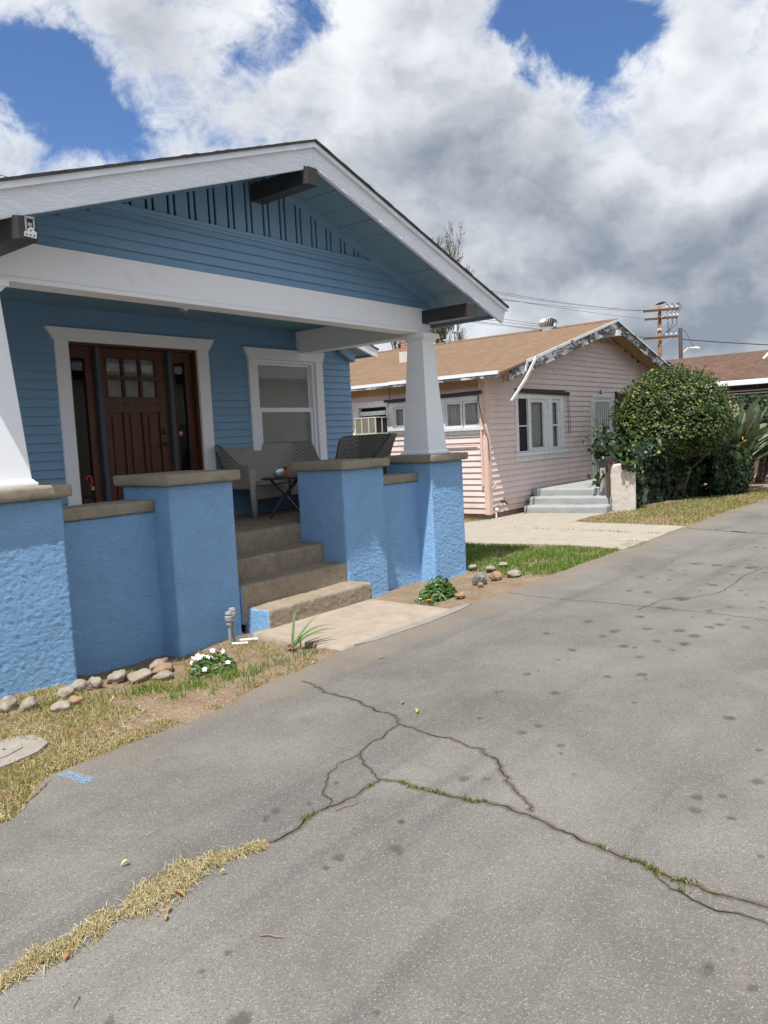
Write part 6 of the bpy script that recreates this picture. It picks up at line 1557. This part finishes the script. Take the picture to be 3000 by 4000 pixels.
for i, (x, y, s, mat, lab, sq, rz, fc) in enumerate([
    (2.72, -.54, .115, 'rock_dark', 'broken concrete chunk with a dark face in the bare earth', (1.0, .7, .62), .5, True),
    (3.03, -.57, .085, 'rock_brown', 'squarish tan stone beside the broken chunk', (1.1, .75, .62), .3, True),
    (3.30, -.66, .09, 'rock_grey', 'flat stone at the lawn edge', (1.2, .8, .4), .2, False),
    (3.52, .06, .055, 'rock_grey', 'small pale stone in the grass nearest the right pier', (1.2, .8, .45), .2, False),
    (3.55, -.18, .06, 'rock_grey', 'flat pale stone lying in the lawn', (1.3, .9, .35), .2, False),
    (3.86, -.18, .06, 'rock_grey', 'flat stone further out in the sunny lawn', (1.3, .9, .35), .9, False),
    (2.60, -.62, .04, 'rock_dark', 'small black clod under the broken chunk', (1.2, .8, .5), .9, True),
    (1.98, -.76, .055, 'rock_brown', 'pinkish stone under the leafy plant by the drive', (1.2, .8, .5), .4, False)]):
    rock('stone', hit(x, y, .02), s, mat, lab, None, 30+i, sq, rz, .2, fc)
def make_lid():
    p = [(-3.05, -.72), (-2.86, -.60), (-2.62, -.585), (-2.535, -.68), (-2.545, -.86), (-2.66, -.95), (-2.85, -.985), (-3.05, -.95)]
    E = empty('meter_box', (-2.75, -.78, 0), 'worn concrete ground cover set in the dry grass', 'ground cover')
    P = jag(p+[p[0]], .05, .015, 5)[:-1]
    m = MB(); m.prism(P, 'Z', -.03, .011); m.build('collar', 'lid_concrete', E)
    m = MB(); m.prism([(-2.95, -.74), (-2.84, -.665), (-2.69, -.66), (-2.645, -.73), (-2.68, -.82), (-2.80, -.87), (-2.93, -.86)], 'Z', .0115, .0185); c = m.build('cover', 'lid_concrete', E, bevel=.004)
    m = MB(); m.lathe((-2.76, -.765, 0), [(.010, .0187), (.010, .0197)], 10); m.build('lift_hole', 'shadow_gap', c)
make_lid()
def make_pipes():
    p = hit(-.535, -.09)
    E = empty('water_pipes', (p.x, p.y, p.z), 'pair of grey water valves standing against the stair pier', 'water valve')
    for dx, dy, h, big in ((0, 0, .29, 1), (.085, .05, .31, 0)):
        x, y, z = p.x+dx, p.y+dy, p.z
        m = MB(); m.tube([(x, y, z-.03), (x, y, z+h*.62)], .013, 8); pi = m.build('riser', 'pipe_grey', E)
        m = MB(); m.lathe((x, y, z+h*.6), [(.017, 0), (.026, .012), (.026, .035), (.020, .04), (.034, .05), (.036, .085), (.024, .092), (.024, .10), (.033, .105), (.028, .125), (.008, .13)], 14); m.build('valve', 'pipe_grey', pi)
    x, y, z = p.x, p.y, p.z
    m = MB(); m.tube([(x, y, z+.20), (x+.085, y+.05, z+.21)], .011, 6); m.build('link', 'pipe_grey', E)
    for k, (a, b) in enumerate((((x+.10, y+.03, z+.016), (x+.24, y-.13, z+.02)), ((x+.0, y-.02, z+.014), (x+.09, y-.13, z+.016)))):
        m = MB(); m.tube([a, b], .013, 8); m.build('plastic_pipe', 'cream', E)
make_pipes()
def flowerbed():
    c = hit(-1.13, -.60, 0)
    E = empty('flowering_plant', tuple(c), 'low clump of white flowers in the grass beside the stair pier', 'flowers')
    rd = random.Random(5); P = []; N = []
    for i in range(300):
        a = rd.uniform(0, 6.28); r = .19*math.sqrt(rd.random()); h = .15*(1-(r/.22)**2)*rd.uniform(.45, 1)
        P.append((c.x+r*math.cos(a)*1.05, c.y+r*math.sin(a)*.8, c.z+.01+h)); N.append((math.cos(a)*.4-.2, math.sin(a)*.4-.3, .8))
    V, F = leaves(np.array(P), np.array(N), rng.uniform(.03, .055, len(P)), .45, .5); mesh_np('foliage', V, [F], 'small_leaf', E)
    for i in range(15):
        a = rd.uniform(0, 6.28); r = .2*math.sqrt(rd.random()); m = MB()
        q = Vector((c.x+r*math.cos(a)*1.1, c.y+r*math.sin(a)*.85, c.z+.165*(1-(r/.27)**2)+rd.uniform(-.01, .03)))
        nrm = (Vector((-.45, -.55, .8))+Vector((rd.gauss(0, .35), rd.gauss(0, .35), rd.gauss(0, .25)))).normalized(); t = nrm.orthogonal().normalized(); b = nrm.cross(t)
        for k in range(5):
            an = k*1.2566; d = t*math.cos(an)+b*math.sin(an); e = t*math.cos(an+.55)+b*math.sin(an+.55); f = t*math.cos(an-.55)+b*math.sin(an-.55); R_ = .021
            m.poly([q-nrm*.004, q+f*R_*.75+nrm*.001*k, q+d*R_*1.1+nrm*(.001*k-.004), q+e*R_*.75+nrm*.001*k])
        m.build('flower', 'petal_white', E, fix=False)
    # strap-leaved bulb
    c = hit(-.40, -.70, 0)+Vector((0, 0, .02)); E = empty('strap_leaf_plant', tuple(c), 'few long green strap leaves bending over the slab corner', 'plant')
    for k, (az, ln, el, w) in enumerate(((.5, .30, 1.1, .013), (-.30, .46, .55, .020), (-.48, .46, .45, .020), (-.75, .36, .55, .018), (-.05, .36, .60, .016), (2.6, .14, .6, .012))):
        m = MB(); d = Vector((math.cos(az), math.sin(az), 0)); s = Vector((-d.y, d.x, 0)); n = 8; last = None
        for j in range(n+1):
            f = j/n; ww = w*(1-f**2.5)*(.7+.3*min(1, f*5)); z = ln*math.sin(el)*(f*1.5-.75*f*f*(1.3 if el < .6 else .6)); r = ln*math.cos(el)*f
            p = c+d*r+Vector((0, 0, z+.005)); cur = (p-s*ww+Vector((0, 0, ww*.4)), p, p+s*ww+Vector((0, 0, ww*.4)))
            if last: m.quad(last[0], cur[0], cur[1], last[1]); m.quad(last[1], cur[1], cur[2], last[2])
            last = cur
        m.build('leaf', 'strap_leaf', E, fix=False)
    m = MB()
    for k in range(5):
        a = rd.uniform(1.8, 4.4); m.poly([(c.x+.1*math.cos(a)+.04, c.y+.06*math.sin(a)-.02, c.z+.012+.004*k), (c.x+.1*math.cos(a)+.09, c.y+.06*math.sin(a)-.03, c.z+.02+.004*k), (c.x+.1*math.cos(a)+.07, c.y+.06*math.sin(a)+.03, c.z+.01+.004*k)])
    m.build('dead_leaf', 'leaf_litter_red', E, fix=False)
    # leafy plant by the right pier
    c = hit(1.80, -.60, 0); E = empty('leafy_plant', tuple(c), 'knee-high leafy green plant in the earth before the right pier', 'plant')
    P = []; N = []
    for i in range(520):
        a = rd.uniform(0, 6.28); r = .22*math.sqrt(rd.random()); h = .25*(1-(r/.25)**1.5)*rd.uniform(.2, 1)
        P.append((c.x+r*math.cos(a)*1.15+.02, c.y+r*math.sin(a)*.8, c.z+.01+h)); N.append((math.cos(a)*.5-.1, math.sin(a)*.5-.3, .8))
    V, F = leaves(np.array(P), np.array(N), rng.uniform(.045, .075, len(P)), .4, .55); mesh_np('foliage', V, [F], 'small_leaf', E)
    m = MB()
    for k in range(7):
        a = k*.9; m = MB(); m.tube([(c.x, c.y, c.z), (c.x+.12*math.cos(a), c.y+.1*math.sin(a), c.z+.15)], [.007, .003], 4); m.build('stem', 'small_leaf', E)
    for nm, mat, x, y, n, rr, lab in (('marigold', 'petal_orange', 1.475, -.735, 3, .022, 'small orange marigold blossoms at the edge of the drive'), ('marigold', 'petal_white', 1.50, -.60, 1, .018, 'single small white blossom before the leafy plant')):
        c = hit(x, y, 0); E = empty(nm, tuple(c), lab, 'flower')
        for i in range(n):
            m = MB(); q = c+Vector((rd.uniform(-.04, .04)*(i > 0), rd.uniform(-.03, .03)*(i > 0), .055))
            for L_ in range(3):
                for k in range(8):
                    an = k*.785+L_*.4; d = Vector((math.cos(an), math.sin(an), .2+.5*L_)).normalized(); s = Vector((-math.sin(an), math.cos(an), 0)); R_ = rr*(1-.22*L_)
                    m.poly([q+Vector((0, 0, .004*L_)), q+d*R_*.8-s*R_*.35, q+d*R_, q+d*R_*.8+s*R_*.35])
            m.build('blossom', mat, E, fix=False)
        P = [(c.x+rd.gauss(0, .05), c.y+rd.gauss(0, .04), c.z+.02+.03*rd.random()) for _ in range(60)]; V, F = leaves(np.array(P), np.tile([-.2, -.3, .8], (60, 1)), rng.uniform(.02, .035, 60), .5, .5); mesh_np('foliage', V, [F], 'small_leaf', E)
mk('strap_leaf', (.07, .135, .035), .4, (.11, .17, .05), 20, 3, .4)
flowerbed()
# ------------------------------------------------------------------ litter
def litter():
    rd = random.Random(12)
    L = [(-3.054, -2.442, 1), (-3.145, -2.64, 0), (-3.061, -2.81, 0), (-3.141, -2.855, 0), (-3.176, -2.885, 0), (-2.87, -2.832, 2), (-3.499, -2.79, 0), (-.206, -1.47, 0), (-.933, -2.237, 0), (-1.015, -2.412, 2), (-1.159, -1.12, 2), (-1.217, -1.10, 3), (-2.822, -1.31, 0), (-2.718, -1.27, 0), (-1.908, -.773, 3), (-1.874, -.472, 2), (-.575, -1.11, 2)]
    for x, y, k in L:
        a = rd.uniform(0, 6.28); s = rd.uniform(.013, .024); z0 = (gz(x, y) if y > edge_y(x) else 0)+.012
        m = MB(); d = Vector((math.cos(a), math.sin(a), 0)); b = Vector((-d.y, d.x, 0)); n = 6; last = None; cu = rd.uniform(.3, .8)
        for j in range(n+1):
            f = j/n; w = s*.42*math.sin(math.pi*(f*.94+.03))**.8; z = z0+.016*math.sin(f*3.1)*cu; p = Vector((x, y, z))+d*s*(f-.5)*2.0
            cur = (p-b*w+Vector((0, 0, w*cu)), p, p+b*w+Vector((0, 0, w*cu)))
            if last: m.quad(last[0], cur[0], cur[1], last[1]); m.quad(last[1], cur[1], cur[2], last[2])
            last = cur
        mat = ('leaf_litter', 'leaf_tan', 'leaf_yellow', 'leaf_litter_red')[k]
        lab = ('curled orange-brown fallen leaf on the ground', 'pale tan star-like fallen leaf alone on the drive', 'yellow-green fallen leaf lying on the ground', 'dark red fallen leaf near the grass edge')[k]
        tag(m.build('fallen_leaf', mat, None, fix=False), lab, 'leaf', ('brown fallen leaves', None, 'yellow fallen leaves', 'dark red fallen leaves')[k])
    for a, b, r, lab in (((-3.047, -3.237), (-3.001, -3.317), .0028, 'longest dry twig lying alone on the drive'), ((-2.229, -2.845), (-2.102, -2.887), .0025, 'thin pale twig beside the grassy crack'), ((-3.572, -2.995), (-3.614, -3.029), .002, 'short thin twig at the lower left of the drive')):
        m = MB(); A = Vector((*a, .004)); B = Vector((*b, .006)); m.tube([A, A.lerp(B, .35)+Vector((.004, .003, .002)), A.lerp(B, .7)-Vector((.003, .002, 0)), B], [r, r, r*.8, r*.5], 5)
        tag(m.build('twig', 'twig', None), lab, 'twig')
mk('leaf_tan', (.48, .38, .17), .7); mk('leaf_yellow', (.42, .36, .05), .6)
litter()

def make_opposite():
    H = empty('cream_building', (18, -18, 0), 'plain cream building across the drive mirrored in the door glass', 'building')
    m = MB(); m.box(2, 34, -24, -17, -.1, 4.4); m.build('wall', 'cream_wall', H)
    m = MB(); m.box(1.6, 34.4, -24.4, -16.6, 4.401, 4.75); m.build('roof', 'brown_dark', H)
    for x in (6, 14.5, 23, 30):
        m = MB(); m.box(x, x+2.6, -16.99, -16.95, .05, 2.7); m.build('door', 'steel_box', H)
    for i, (x, y, r) in enumerate(((40, -13, 3.2), (47, -17, 4.2), (-3, -20, 3.6))):
        T = empty('street_tree', (x, y, 0), ('rounded street tree mirrored in the pink cottage windows', 'tall street tree mirrored in the pink cottage windows', 'street tree standing behind the viewer across the drive')[i], 'tree')
        m = MB(); m.tube([(x, y, -.1), (x+.1, y, 2), (x, y+.2, 4)], [.25, .2, .12], 8); m.build('trunk', 'bark', T)
        d = sphere_dirs(2600); p = np.array([x, y, 4.6])+d*np.array([r, r, r*.8])*rng.uniform(.5, 1, len(d))[:, None]
        V, F = leaves(p, d, .42, .7, .7); mesh_np('crown', V, [F], 'hedge_leaf', T)
mk('cream_wall', (.76, .70, .56), .8, (.70, .64, .52), 2, 4, .2)
make_opposite()

def make_overspray():
    """thin skin of house paint spilled on the earth along the foot of the piers"""
    mb = MB()
    for (x0, x1, y) in ((-2.6, -1.78, .145), (-.77, -.08, .285), (1.42, 2.10, .285), (2.82, 3.50, .145)):
        n = int((x1-x0)/.05)
        for k in range(n):
            a, b = x0+(x1-x0)*k/n, x0+(x1-x0)*(k+1)/n; w = lambda x: .03+.045*mn.noise(Vector((x*7, y, 3)))
            mb.quad((a, y-w(a), gz(a, y-w(a))+.007), (b, y-w(b), gz(b, y-w(b))+.007), (b, y+.03, gz(b, y)+.022), (a, y+.03, gz(a, y)+.022))
    struct(mb.build('paint_overspray', 'blue_splash', None, smooth=True), 'spilled blue paint on the earth at the foot of the piers', 'paint')
make_overspray()
